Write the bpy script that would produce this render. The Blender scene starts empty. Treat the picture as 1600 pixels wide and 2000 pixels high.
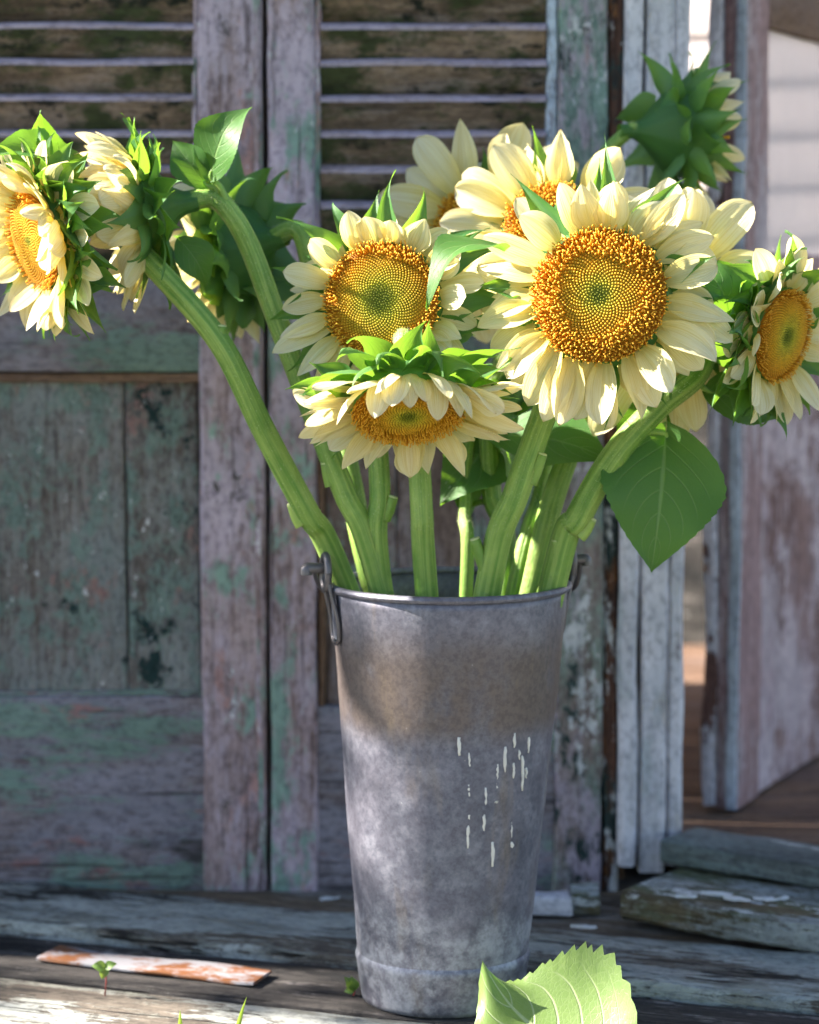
import bpy, bmesh, math, random
from mathutils import Vector, Matrix, noise

V = Vector
RN = random.Random(11)
sc = bpy.context.scene
col = sc.collection
pi = math.pi

# ------------------------------------------------------------------ camera
FPX = 4770.0                       # focal length in photo pixels (photo 1600 x 2000)
TH = math.atan(480 / FPX)          # camera looks slightly down
CAM = V((-0.034, -2.3, 0.70))
cd = bpy.data.cameras.new('camera')
cam = bpy.data.objects.new('camera', cd)
col.objects.link(cam)
cam.location = CAM
cam.rotation_euler = (pi / 2 - TH, 0, 0)
cd.sensor_fit = 'VERTICAL'
cd.sensor_height = 36.0
cd.sensor_width = 36.0
cd.lens = FPX / 2000 * 36.0
cd.clip_start = 0.05
cd.clip_end = 2000
cd.dof.use_dof = True
cd.dof.focus_distance = 2.15
cd.dof.aperture_fstop = 4.0
sc.camera = cam

# ------------------------------------------------------------------ sky, sun, exposure
SUN_EL = math.radians(35)
SUN_BEHIND = math.radians(7)       # sun stands to the side, just behind the plane of the shutters
SUNDIR = V((-math.cos(SUN_EL) * math.cos(SUN_BEHIND), math.cos(SUN_EL) * math.sin(SUN_BEHIND), math.sin(SUN_EL)))
w = bpy.data.worlds.new('World')
sc.world = w
w.use_nodes = True
wn = w.node_tree
wn.nodes.clear()
sky = wn.nodes.new('ShaderNodeTexSky')
sky.sky_type = 'NISHITA'
sky.sun_disc = False
sky.sun_elevation = SUN_EL
sky.dust_density = 0.3
sky.sun_rotation = math.atan2(SUNDIR.x, SUNDIR.y)
bg = wn.nodes.new('ShaderNodeBackground')
bg.inputs['Strength'].default_value = 0.05
wo = wn.nodes.new('ShaderNodeOutputWorld')
wn.links.new(sky.outputs[0], bg.inputs[0])
wn.links.new(bg.outputs[0], wo.inputs[0])
sl = bpy.data.lights.new('sun', 'SUN')
sl.energy = 5.0
sl.angle = math.radians(0.53)
sl.color = (1.0, 0.93, 0.82)
sun = bpy.data.objects.new('sun', sl)
col.objects.link(sun)
sun.location = SUNDIR * 6
sun.rotation_euler = (-SUNDIR).to_track_quat('-Z', 'Y').to_euler()
vs = sc.view_settings
vs.view_transform = 'Standard'
vs.look = 'None'
vs.exposure = 2.58
vs.gamma = 1.0
vs.use_curve_mapping = False
sc.render.engine = 'CYCLES'
sc.cycles.use_denoising = True
sc.cycles.max_bounces = 6
sc.cycles.use_light_tree = False
sc.cycles.caustics_reflective = False
sc.cycles.caustics_refractive = False
sc.cycles.adaptive_threshold = 0.02
sc.cycles.transparent_max_bounces = 8

# ------------------------------------------------------------------ pixel -> place
FWD = V((0, math.cos(TH), -math.sin(TH)))
UPV = V((0, math.sin(TH), math.cos(TH)))
def ray(px, py):
    return V((1, 0, 0)) * ((px - 800) / FPX) + UPV * (-(py - 1000) / FPX) + FWD
def P(px, py, Y):
    d = ray(px, py)
    return CAM + d * ((Y - CAM.y) / d.y)
def G(px, py, z=0.0):
    d = ray(px, py)
    return CAM + d * ((z - CAM.z) / d.z)

# ------------------------------------------------------------------ object helpers
def tag(o, label=None, cat=None, group=None, kind=None):
    if label: o['label'] = label
    if cat: o['category'] = cat
    if group: o['group'] = group
    if kind: o['kind'] = kind
    return o
def empty(name, loc=(0, 0, 0)):
    o = bpy.data.objects.new(name, None)
    o.empty_display_size = 0.05
    o.location = loc
    col.objects.link(o)
    return o
def absloc(o):
    l = V((0, 0, 0))
    while o is not None:
        l = l + o.location
        o = o.parent
    return l
def obj(name, verts, faces, mat, parent=None, origin=None, uvs=None, cols=None, smooth=True, mats=None, fmat=None):
    """world-space verts -> one mesh object, its origin at `origin`"""
    origin = V(origin) if origin is not None else V((0, 0, 0))
    me = bpy.data.meshes.new(name)
    me.from_pydata([tuple(V(v) - origin) for v in verts], [], faces)
    if uvs is not None:
        ul = me.uv_layers.new(name='UVMap')
        vi = [0] * len(me.loops)
        me.loops.foreach_get('vertex_index', vi)
        flat = []
        for i in vi:
            flat += [uvs[i][0], uvs[i][1]]
        ul.data.foreach_set('uv', flat)
    if cols is not None:
        ca = me.color_attributes.new('Col', 'FLOAT_COLOR', 'POINT')
        flat = []
        for c in cols:
            flat += [c[0], c[1], c[2], 1.0]
        ca.data.foreach_set('color', flat)
    me.polygons.foreach_set('use_smooth', [smooth] * len(me.polygons))
    for m in (mats or [mat]):
        me.materials.append(m)
    if fmat is not None:
        me.polygons.foreach_set('material_index', fmat)
    me.update()
    o = bpy.data.objects.new(name, me)
    col.objects.link(o)
    if parent is not None:
        o.parent = parent
        o.location = origin - absloc(parent)
    else:
        o.location = origin
    return o

def catmull(pts, per=10):
    out = []
    n = len(pts)
    for i in range(n - 1):
        p0 = pts[max(i - 1, 0)]; p1 = pts[i]; p2 = pts[i + 1]; p3 = pts[min(i + 2, n - 1)]
        for k in range(per):
            t = k / per
            out.append(0.5 * ((2 * p1) + (p2 - p0) * t + (2 * p0 - 5 * p1 + 4 * p2 - p3) * t * t + (3 * p1 - p0 - 3 * p2 + p3) * t ** 3))
    out.append(pts[-1].copy())
    return out
def frames(path):
    """parallel-transported (tangent, a, b) along a path"""
    n = len(path)
    T = [(path[min(i + 1, n - 1)] - path[max(i - 1, 0)]).normalized() for i in range(n)]
    a = T[0].orthogonal().normalized()
    fr = []
    for i in range(n):
        a = (a - T[i] * a.dot(T[i])).normalized()
        fr.append((T[i], a, T[i].cross(a)))
    return fr
def tube(path, rad, seg=10, ridge=0.0, nr=7, caps=True):
    fr = frames(path)
    vs_, fs = [], []
    n = len(path)
    for i in range(n):
        r = rad(i / (n - 1)) if callable(rad) else rad
        t, a, b = fr[i]
        for k in range(seg):
            th = 2 * pi * k / seg
            rr = r * (1 + ridge * math.cos(nr * th))
            vs_.append(path[i] + (a * math.cos(th) + b * math.sin(th)) * rr)
    for i in range(n - 1):
        for k in range(seg):
            k2 = (k + 1) % seg
            fs.append((i * seg + k, i * seg + k2, (i + 1) * seg + k2, (i + 1) * seg + k))
    if caps:
        fs.append(tuple(reversed(range(seg))))
        fs.append(tuple((n - 1) * seg + k for k in range(seg)))
    return vs_, fs
def join(parts):
    vs_, fs = [], []
    for v, f in parts:
        o = len(vs_)
        vs_ += v
        fs += [tuple(i + o for i in q) for q in f]
    return vs_, fs

# ------------------------------------------------------------------ materials
class Mat:
    def __init__(s, name):
        s.m = bpy.data.materials.new(name)
        s.m.use_nodes = True
        s.t = s.m.node_tree
        s.t.nodes.clear()
        s.out = s.n('ShaderNodeOutputMaterial')
    def n(s, typ, ins=None, **props):
        nd = s.t.nodes.new(typ)
        for k, v in props.items():
            setattr(nd, k, v)
        for k, v in (ins or {}).items():
            if isinstance(v, bpy.types.NodeSocket):
                s.t.links.new(v, nd.inputs[k])
            else:
                nd.inputs[k].default_value = v
        return nd
    def math(s, op, a, b=0.0, c=0.0, clamp=False):
        return s.n('ShaderNodeMath', {0: a, 1: b, 2: c}, operation=op, use_clamp=clamp).outputs[0]
    def mix(s, f, a, b):
        a = (*a, 1) if isinstance(a, tuple) and len(a) == 3 else a
        b = (*b, 1) if isinstance(b, tuple) and len(b) == 3 else b
        return s.n('ShaderNodeMix', {0: f, 6: a, 7: b}, data_type='RGBA').outputs[2]
    def mul(s, f, a, b):
        b = (*b, 1) if isinstance(b, tuple) and len(b) == 3 else b
        return s.n('ShaderNodeMix', {0: f, 6: a, 7: b}, data_type='RGBA', blend_type='MULTIPLY').outputs[2]
    def ramp(s, f, stops):
        r = s.n('ShaderNodeValToRGB', {0: f})
        e = r.color_ramp.elements
        while len(e) < len(stops):
            e.new(0.5)
        for i, (p, c) in enumerate(stops):
            e[i].position = p
            e[i].color = (*c, 1)
        return r.outputs[0]
    def noise(s, vec, scale, detail=4.0, rough=0.55):
        return s.n('ShaderNodeTexNoise', {'Vector': vec, 'Scale': scale, 'Detail': detail, 'Roughness': rough}).outputs[0]
    def vmul(s, vec, k):
        return s.n('ShaderNodeVectorMath', {0: vec, 1: k}, operation='MULTIPLY').outputs[0]
    def vadd(s, vec, k):
        return s.n('ShaderNodeVectorMath', {0: vec, 1: k}, operation='ADD').outputs[0]
    def smooth(s, x, lo, hi):
        return s.n('ShaderNodeMapRange', {0: x, 1: lo, 2: hi, 3: 0.0, 4: 1.0}, interpolation_type='SMOOTHSTEP').outputs[0]
    def bump(s, h, dist, strength=1.0):
        return s.n('ShaderNodeBump', {'Height': h, 'Distance': dist, 'Strength': strength}).outputs[0]
    def surf(s, sh):
        s.t.links.new(sh, s.out.inputs['Surface'])
        return s.m
    def objvec(s, rnd=True):
        v = s.n('ShaderNodeTexCoord').outputs['Object']
        if rnd:
            r = s.n('ShaderNodeObjectInfo').outputs['Random']
            off = s.n('ShaderNodeCombineXYZ', {0: s.math('MULTIPLY', r, 37.0), 1: s.math('MULTIPLY', r, 91.0), 2: s.math('MULTIPLY', r, 53.0)}).outputs[0]
            v = s.vadd(v, off)
        return v

def wood(name, dark, light, layers, crack=0.5, bump=0.0012, rough=0.85, k=1.12):
    """old timber, grain along local X. layers: (colour, scale, threshold, softness, stretch, grain influence, seed)"""
    dark = tuple(x * k for x in dark); light = tuple(x * k for x in light)
    layers = [(tuple(x * k for x in l[0]),) + tuple(l[1:]) for l in layers]
    m = Mat(name)
    v = m.objvec()
    g1 = m.noise(m.vmul(v, (9.0, 110.0, 110.0)), 1.0, 5, 0.6)
    g2 = m.noise(m.vmul(v, (26.0, 420.0, 420.0)), 1.0, 3, 0.6)
    big = m.noise(m.vmul(v, (3.0, 9.0, 9.0)), 1.0, 3, 0.5)
    g = m.math('ADD', m.math('MULTIPLY', g1, 0.6), m.math('MULTIPLY', g2, 0.4))
    gg = m.math('ADD', g, m.math('MULTIPLY', m.math('SUBTRACT', big, 0.5), 0.7))
    c = m.mix(m.smooth(gg, 0.30, 0.70), dark, light)
    spk = m.noise(m.vmul(v, (0.6, 1.0, 1.0)), 130.0, 5, 0.75)
    h = m.math('ADD', g, m.math('MULTIPLY', spk, 0.5))
    for (cl, scl, thr, soft, stretch, gi, seed) in layers:
        vv = m.vadd(m.vmul(v, (1.0 / stretch, 1.0, 1.0)), (seed * 3.7, seed * 1.9, seed * 5.3))
        nz = m.math('ADD', m.noise(vv, scl, 5, 0.70), m.math('MULTIPLY', m.math('SUBTRACT', spk, 0.5), 0.22))
        x = m.math('ADD', nz, m.math('MULTIPLY', m.math('SUBTRACT', g, 0.5), gi))
        mk = m.smooth(x, thr - soft, thr + soft)
        tone = m.noise(vv, scl * 2.3, 2, 0.6)
        c2 = m.mul(m.smooth(tone, 0.75, 0.25), cl + (1,) if len(cl) == 3 else cl, (0.72, 0.74, 0.74))
        c = m.mix(mk, c, c2)
        h = m.math('ADD', h, m.math('MULTIPLY', mk, 0.5))
    c = m.mul(m.smooth(spk, 0.56, 0.36), c, (0.60, 0.60, 0.62))
    cr = m.noise(m.vmul(v, (5.0, 130.0, 130.0)), 1.0, 2, 0.5)
    ck = m.math('MULTIPLY', m.smooth(cr, 0.36, 0.30), crack)
    c = m.mix(ck, c, tuple(x * 0.25 for x in dark))
    h = m.math('SUBTRACT', h, m.math('MULTIPLY', ck, 1.2))
    b = m.n('ShaderNodeBsdfPrincipled', {'Base Color': c, 'Roughness': rough, 'Normal': m.bump(h, bump, 0.8)})
    b.inputs['Specular IOR Level'].default_value = 0.25
    return m.surf(b.outputs[0])

LILAC = (0.39, 0.315, 0.375); SAGE = (0.19, 0.27, 0.23); TEAL = (0.010, 0.028, 0.028); PINK = (0.33, 0.19, 0.18); PALE = (0.55, 0.54, 0.56)
M_STILE = wood('lilac_stile_wood', (0.13, 0.085, 0.08), (0.33, 0.245, 0.25),
               [(LILAC, 9, 0.47, 0.12, 2.2, 0.4, 1), (SAGE, 13, 0.56, 0.05, 1.7, 0.25, 2), (PINK, 16, 0.63, 0.05, 1.6, 0.3, 3), (PALE, 34, 0.68, 0.03, 1.3, 0.2, 4), ((0.05, 0.045, 0.04), 18, 0.68, 0.04, 1.5, 0.2, 8)], 0.6, k=1.3)
M_SLAT = wood('bare_brown_slat_wood', (0.06, 0.042, 0.032), (0.22, 0.155, 0.115),
              [((0.19, 0.15, 0.14), 12, 0.56, 0.10, 3, 0.4, 1), ((0.035, 0.042, 0.018), 16, 0.52, 0.07, 1.6, 0.2, 2), ((0.012, 0.014, 0.010), 26, 0.60, 0.05, 1.4, 0.2, 5)], 0.5, k=1.5)
M_NOSE = wood('lilac_slat_edge', (0.22, 0.16, 0.16), (0.42, 0.34, 0.38), [(LILAC, 14, 0.5, 0.1, 2, 0.2, 1)], 0.3)
M_RAIL = wood('rail_wood', (0.09, 0.068, 0.068), (0.22, 0.18, 0.19),
              [((0.22, 0.20, 0.235), 10, 0.48, 0.1, 2.2, 0.4, 1), ((0.15, 0.21, 0.18), 8, 0.56, 0.05, 2.4, 0.3, 2), ((0.24, 0.13, 0.13), 15, 0.63, 0.05, 2, 0.3, 3), ((0.05, 0.045, 0.045), 9, 0.66, 0.06, 2.0, 0.3, 8)], 0.6)
M_PANEL = wood('mouldy_panel_wood', (0.085, 0.066, 0.058), (0.22, 0.20, 0.195),
               [((0.21, 0.22, 0.22), 6, 0.50, 0.12, 1.6, 0.25, 1), ((0.15, 0.20, 0.18), 20, 0.53, 0.06, 1.2, 0.2, 2), ((0.24, 0.14, 0.13), 18, 0.64, 0.05, 1.4, 0.3, 3),
                (TEAL, 11, 0.625, 0.03, 1.0, 0.2, 7), (PALE, 60, 0.66, 0.03, 1.2, 0.1, 4)], 0.35)
M_DARKP = wood('dark_inner_panel', (0.09, 0.06, 0.05), (0.20, 0.145, 0.13), [((0.22, 0.18, 0.19), 10, 0.54, 0.08, 2.5, 0.4, 1), (SAGE, 14, 0.60, 0.05, 2, 0.3, 2)], 0.6)
M_STILE2 = wood('green_flaking_stile_wood', (0.11, 0.08, 0.07), (0.27, 0.21, 0.20),
                [(SAGE, 8, 0.47, 0.10, 2.2, 0.35, 2), (LILAC, 12, 0.55, 0.07, 2.5, 0.35, 1), ((0.02, 0.04, 0.038), 14, 0.60, 0.03, 1.6, 0.25, 7), (PALE, 16, 0.60, 0.025, 1.4, 0.15, 9), (PINK, 14, 0.64, 0.05, 2, 0.3, 3)], 0.5)
M_JAMBDARK = wood('peeling_dark_jamb', (0.035, 0.018, 0.014), (0.13, 0.06, 0.04),
                  [((0.20, 0.08, 0.03), 16, 0.56, 0.04, 2.5, 0.2, 3), ((0.03, 0.05, 0.048), 12, 0.54, 0.04, 2, 0.2, 5), (PALE, 22, 0.56, 0.03, 3, 0.2, 4)], 0.6)
M_WHITE = wood('flaking_white_paint_wood', (0.10, 0.06, 0.05), (0.25, 0.16, 0.13),
               [((0.60, 0.57, 0.62), 10, 0.35, 0.03, 2.0, 0.2, 1), ((0.47, 0.42, 0.41), 24, 0.60, 0.05, 3, 0.2, 2), ((0.42, 0.44, 0.47), 14, 0.6, 0.06, 3, 0.2, 3)], 0.12, 0.0016, k=1.15)
M_WHITEPEEL = wood('heavily_peeled_white_wood', (0.07, 0.035, 0.03), (0.20, 0.11, 0.09),
                   [((0.56, 0.54, 0.60), 13, 0.45, 0.025, 2.0, 0.2, 1), ((0.34, 0.15, 0.05), 18, 0.66, 0.03, 1.5, 0.1, 2)], 0.3, 0.002, k=1.3)
M_BLUE = wood('blue_grey_paint_wood', (0.2, 0.16, 0.17), (0.32, 0.30, 0.33), [((0.42, 0.47, 0.55), 8, 0.36, 0.05, 4, 0.2, 1)], 0.2, k=1.3)
M_PINKDOOR = wood('pink_white_door_paint', (0.13, 0.07, 0.065), (0.27, 0.17, 0.16),
                  [((0.52, 0.42, 0.45), 5, 0.45, 0.05, 1.3, 0.25, 1), ((0.42, 0.31, 0.34), 14, 0.58, 0.08, 2, 0.2, 2)], 0.3, 0.0015)
M_PINKSTILE = wood('dull_pink_stile', (0.20, 0.12, 0.12), (0.33, 0.22, 0.23), [((0.42, 0.35, 0.38), 12, 0.53, 0.06, 4, 0.3, 1)], 0.3)
M_BROWN = wood('bare_brown_wood', (0.10, 0.055, 0.035), (0.26, 0.16, 0.105), [((0.18, 0.12, 0.10), 10, 0.55, 0.1, 3, 0.3, 1)], 0.4, k=0.9)
M_DECKPALE = wood('pale_flaking_deck_wood', (0.06, 0.048, 0.04), (0.22, 0.185, 0.15),
                  [((0.45, 0.455, 0.42), 13, 0.46, 0.035, 3.5, 0.55, 1), ((0.30, 0.29, 0.25), 22, 0.57, 0.05, 3, 0.4, 2), ((0.035, 0.03, 0.027), 15, 0.59, 0.035, 4, 0.5, 5)], 0.95, 0.003, k=0.9)
M_DECKBROWN = wood('brown_deck_wood', (0.07, 0.05, 0.035), (0.24, 0.175, 0.12),
                   [((0.29, 0.26, 0.24), 10, 0.53, 0.07, 5, 0.45, 1), ((0.045, 0.035, 0.03), 9, 0.60, 0.06, 5, 0.4, 5)], 0.8, 0.002, k=0.85)
M_SHADEDARK = wood('shade_dark_wood', (0.022, 0.02, 0.02), (0.085, 0.075, 0.07),
                  [((0.27, 0.235, 0.22), 13, 0.585, 0.05, 4, 0.5, 1), ((0.012, 0.012, 0.014), 12, 0.54, 0.05, 4, 0.4, 5), ((0.38, 0.36, 0.35), 26, 0.66, 0.03, 3, 0.3, 3)], 0.9, 0.003, k=0.9)  # dark tone stands in for shade in gaps and behind boards
M_MOSSY = wood('mossy_sill_wood', (0.06, 0.045, 0.025), (0.22, 0.17, 0.10),
               [((0.10, 0.11, 0.06), 8, 0.50, 0.08, 2.5, 0.35, 2), ((0.33, 0.345, 0.34), 11, 0.50, 0.06, 3, 0.4, 1), ((0.66, 0.66, 0.66), 20, 0.61, 0.02, 2.5, 0.2, 6)], 0.7, 0.002)
M_TEALBEAM = wood('teal_grey_beam_wood', (0.05, 0.055, 0.055), (0.13, 0.15, 0.15),
                  [((0.14, 0.18, 0.18), 9, 0.5, 0.08, 5, 0.35, 1), ((0.50, 0.52, 0.52), 22, 0.645, 0.03, 4, 0.25, 4)], 0.5)
M_SIDING = wood('pale_siding_paint', (0.60, 0.52, 0.51), (0.66, 0.58, 0.57), [], 0.0, 0.0004, k=0.95)
M_SIDING.name = 'pale_siding_paint'

def green(name, c1, c2, trans, transcol, rough=0.5, vein=None, back=None, spec=0.4, bumpd=0.0006):
    m = Mat(name)
    uv = m.n('ShaderNodeUVMap', uv_map='UVMap').outputs[0]
    v = m.objvec()
    nz = m.noise(v, 60.0, 4, 0.6)
    c = m.mix(nz, c1, c2)
    sep = m.n('ShaderNodeSeparateXYZ', {0: uv})
    au = m.math('ABSOLUTE', m.math('SUBTRACT', m.math('MULTIPLY', sep.outputs[0], 2.0), 1.0))
    vv = sep.outputs[1]
    h = nz
    vm = 0.0
    if vein:
        mid = m.smooth(au, 0.05, 0.015)
        fr = m.math('FRACT', m.math('MULTIPLY', m.math('SUBTRACT', vv, m.math('MULTIPLY', m.math('POWER', au, 1.3), 0.42)), 6.0))
        lat = m.math('MULTIPLY', m.smooth(m.math('ABSOLUTE', m.math('SUBTRACT', fr, 0.5)), 0.07, 0.015), m.smooth(au, 0.95, 0.5))
        cell = m.n('ShaderNodeTexVoronoi', {'Vector': m.vmul(uv, (26.0, 34.0, 1.0)), 'Scale': 1.0}, feature='DISTANCE_TO_EDGE').outputs[0]
        net = m.smooth(cell, 0.12, 0.02)
        vm = m.math('MAXIMUM', mid, m.math('MULTIPLY', lat, 0.75))
        vm = m.math('MAXIMUM', vm, m.math('MULTIPLY', net, 0.08))
        c = m.mix(vm, c, vein)
        h = m.math('SUBTRACT', m.math('MULTIPLY', nz, 0.5), m.math('MULTIPLY', vm, 1.5))
    else:
        st = m.noise(m.vmul(uv, (14.0, 1.2, 1.0)), 1.0, 2, 0.5)
        c = m.mix(m.smooth(st, 0.35, 0.7), c, c2)
        h = m.math('ADD', nz, st)
    if back:
        c = m.mix(m.n('ShaderNodeNewGeometry').outputs['Backfacing'], c, m.mix(vm, back, vein) if vein else back)
    nrm = m.bump(h, bumpd, 0.7)
    p = m.n('ShaderNodeBsdfPrincipled', {'Base Color': c, 'Roughness': rough, 'Normal': nrm})
    p.inputs['Specular IOR Level'].default_value = spec
    tr = m.n('ShaderNodeBsdfTranslucent', {'Color': m.mul(m.math('MULTIPLY', vm, 0.5) if vein else 0.0, m.mix(nz, transcol, tuple(x * 0.8 for x in transcol)), (0.6, 0.6, 0.6)), 'Normal': nrm})
    mx = m.n('ShaderNodeMixShader', {0: trans, 1: p.outputs[0], 2: tr.outputs[0]})
    return m.surf(mx.outputs[0])

M_LEAF = green('sunflower_leaf', (0.045, 0.13, 0.028), (0.07, 0.185, 0.035), 0.38, (0.24, 0.48, 0.03), 0.5, vein=(0.17, 0.29, 0.09), back=(0.13, 0.24, 0.09))
M_BRACT = green('sunflower_bract', (0.035, 0.115, 0.035), (0.065, 0.18, 0.045), 0.36, (0.30, 0.55, 0.04), 0.5, back=(0.09, 0.20, 0.06))
M_FALLEN = green('fallen_leaf_green', (0.12, 0.20, 0.05), (0.19, 0.27, 0.08), 0.35, (0.30, 0.50, 0.08), 0.38, vein=(0.42, 0.48, 0.27), back=(0.22, 0.34, 0.14))
M_SEEDLING = green('seedling_leaf', (0.10, 0.2, 0.04), (0.16, 0.27, 0.06), 0.4, (0.35, 0.5, 0.06), 0.4)
M_TREELEAF = green('tree_leaf', (0.04, 0.10, 0.02), (0.06, 0.14, 0.03), 0.3, (0.2, 0.35, 0.03), 0.5)

def petal_mat():
    m = Mat('cream_petal')
    uv = m.n('ShaderNodeUVMap', uv_map='UVMap').outputs[0]
    sep = m.n('ShaderNodeSeparateXYZ', {0: uv})
    rnd = m.n('ShaderNodeObjectInfo').outputs['Random']
    wob = m.noise(m.vadd(m.vmul(uv, (3.0, 2.0, 1.0)), m.n('ShaderNodeCombineXYZ', {0: m.math('MULTIPLY', rnd, 50.0)}).outputs[0]), 1.0, 3, 0.5)
    t = m.math('ADD', sep.outputs[1], m.math('MULTIPLY', m.math('SUBTRACT', wob, 0.5), 0.35))
    c = m.ramp(t, [(0.0, (0.76, 0.62, 0.14)), (0.25, (0.88, 0.78, 0.37)), (0.55, (0.91, 0.85, 0.58)), (1.0, (0.92, 0.87, 0.71))])
    c = m.mix(m.math('MULTIPLY', rnd, 0.22), c, (0.82, 0.71, 0.34))
    st = m.noise(m.vadd(m.vmul(uv, (26.0, 0.8, 1.0)), m.n('ShaderNodeCombineXYZ', {0: m.math('MULTIPLY', rnd, 50.0)}).outputs[0]), 1.0, 2, 0.5)
    c = m.mul(m.math('MULTIPLY', m.smooth(st, 0.56, 0.38), 0.6), c, (0.86, 0.79, 0.50))
    tipb = m.math('MULTIPLY', m.smooth(sep.outputs[1], 0.955, 1.0), 0.6)
    c = m.mix(tipb, c, (0.50, 0.36, 0.10))
    nrm = m.bump(st, 0.0009, 0.8)
    p = m.n('ShaderNodeBsdfPrincipled', {'Base Color': c, 'Roughness': 0.55, 'Normal': nrm})
    p.inputs['Specular IOR Level'].default_value = 0.3
    tr = m.n('ShaderNodeBsdfTranslucent', {'Color': m.mul(1.0, c, (1.0, 0.95, 0.68)), 'Normal': nrm})
    mx = m.n('ShaderNodeMixShader', {0: 0.48, 1: p.outputs[0], 2: tr.outputs[0]})
    return m.surf(mx.outputs[0])
M_PETAL = petal_mat()

def disc_mat():
    m = Mat('disc_florets')
    c = m.n('ShaderNodeAttribute', attribute_name='Col').outputs['Color']
    p = m.n('ShaderNodeBsdfPrincipled', {'Base Color': c, 'Roughness': 0.6})
    p.inputs['Specular IOR Level'].default_value = 0.25
    tr = m.n('ShaderNodeBsdfTranslucent', {'Color': c})
    return m.surf(m.n('ShaderNodeMixShader', {0: 0.25, 1: p.outputs[0], 2: tr.outputs[0]}).outputs[0])
M_DISC = disc_mat()

def stem_mat():
    m = Mat('stem_green')
    v = m.objvec()
    uv = m.n('ShaderNodeUVMap', uv_map='UVMap').outputs[0]
    st = m.noise(m.vadd(m.vmul(uv, (9.0, 5.0, 1.0)), m.n('ShaderNodeCombineXYZ', {0: m.math('MULTIPLY', m.n('ShaderNodeObjectInfo').outputs['Random'], 40.0)}).outputs[0]), 1.0, 4, 0.6)
    n1 = m.noise(v, 35.0, 4, 0.6)
    n2 = m.noise(v, 260.0, 2, 0.5)
    c = m.mix(m.smooth(m.math('ADD', m.math('MULTIPLY', st, 0.75), m.math('MULTIPLY', n1, 0.25)), 0.33, 0.66), (0.10, 0.225, 0.03), (0.30, 0.41, 0.10))
    c = m.mix(m.math('MULTIPLY', m.smooth(m.noise(v, 14.0, 4, 0.7), 0.66, 0.74), 0.5), c, (0.22, 0.15, 0.05))
    p = m.n('ShaderNodeBsdfPrincipled', {'Base Color': c, 'Roughness': 0.5, 'Normal': m.bump(m.math('ADD', m.math('MULTIPLY', st, 2.0), n2), 0.0012, 0.7),
            'Subsurface Weight': 0.35, 'Subsurface Radius': (0.6, 1.0, 0.2), 'Subsurface Scale': 0.008})
    p.inputs['Specular IOR Level'].default_value = 0.35
    return m.surf(p.outputs[0])
M_STEM = stem_mat()
def simple(name, c, rough=0.6, metal=0.0, trans=0.0):
    m = Mat(name)
    nz = m.noise(m.objvec(), 80.0, 4, 0.6)
    cc = m.mix(nz, tuple(x * 0.75 for x in c), tuple(min(1, x * 1.2) for x in c))
    p = m.n('ShaderNodeBsdfPrincipled', {'Base Color': cc, 'Roughness': rough, 'Metallic': metal, 'Normal': m.bump(nz, 0.0005, 0.5)})
    if trans:
        tr = m.n('ShaderNodeBsdfTranslucent', {'Color': cc})
        return m.surf(m.n('ShaderNodeMixShader', {0: trans, 1: p.outputs[0], 2: tr.outputs[0]}).outputs[0])
    return m.surf(p.outputs[0])
M_HAIR = simple('stem_fuzz', (0.62, 0.66, 0.42), 0.5, 0, 0.5)
M_CUT = simple('pale_cut_stem', (0.50, 0.55, 0.25), 0.6)
M_IRON = simple('dark_old_iron', (0.13, 0.12, 0.13), 0.45, 0.6)
M_DRIP = simple('white_paint_drip', (0.66, 0.63, 0.58), 0.6)
M_CHIP = simple('white_paint_chip', (0.62, 0.63, 0.66), 0.7)
M_BARK = simple('bark', (0.12, 0.09, 0.07), 0.9)
M_REDSTEM = simple('red_seedling_stem', (0.25, 0.05, 0.04), 0.5)

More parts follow.
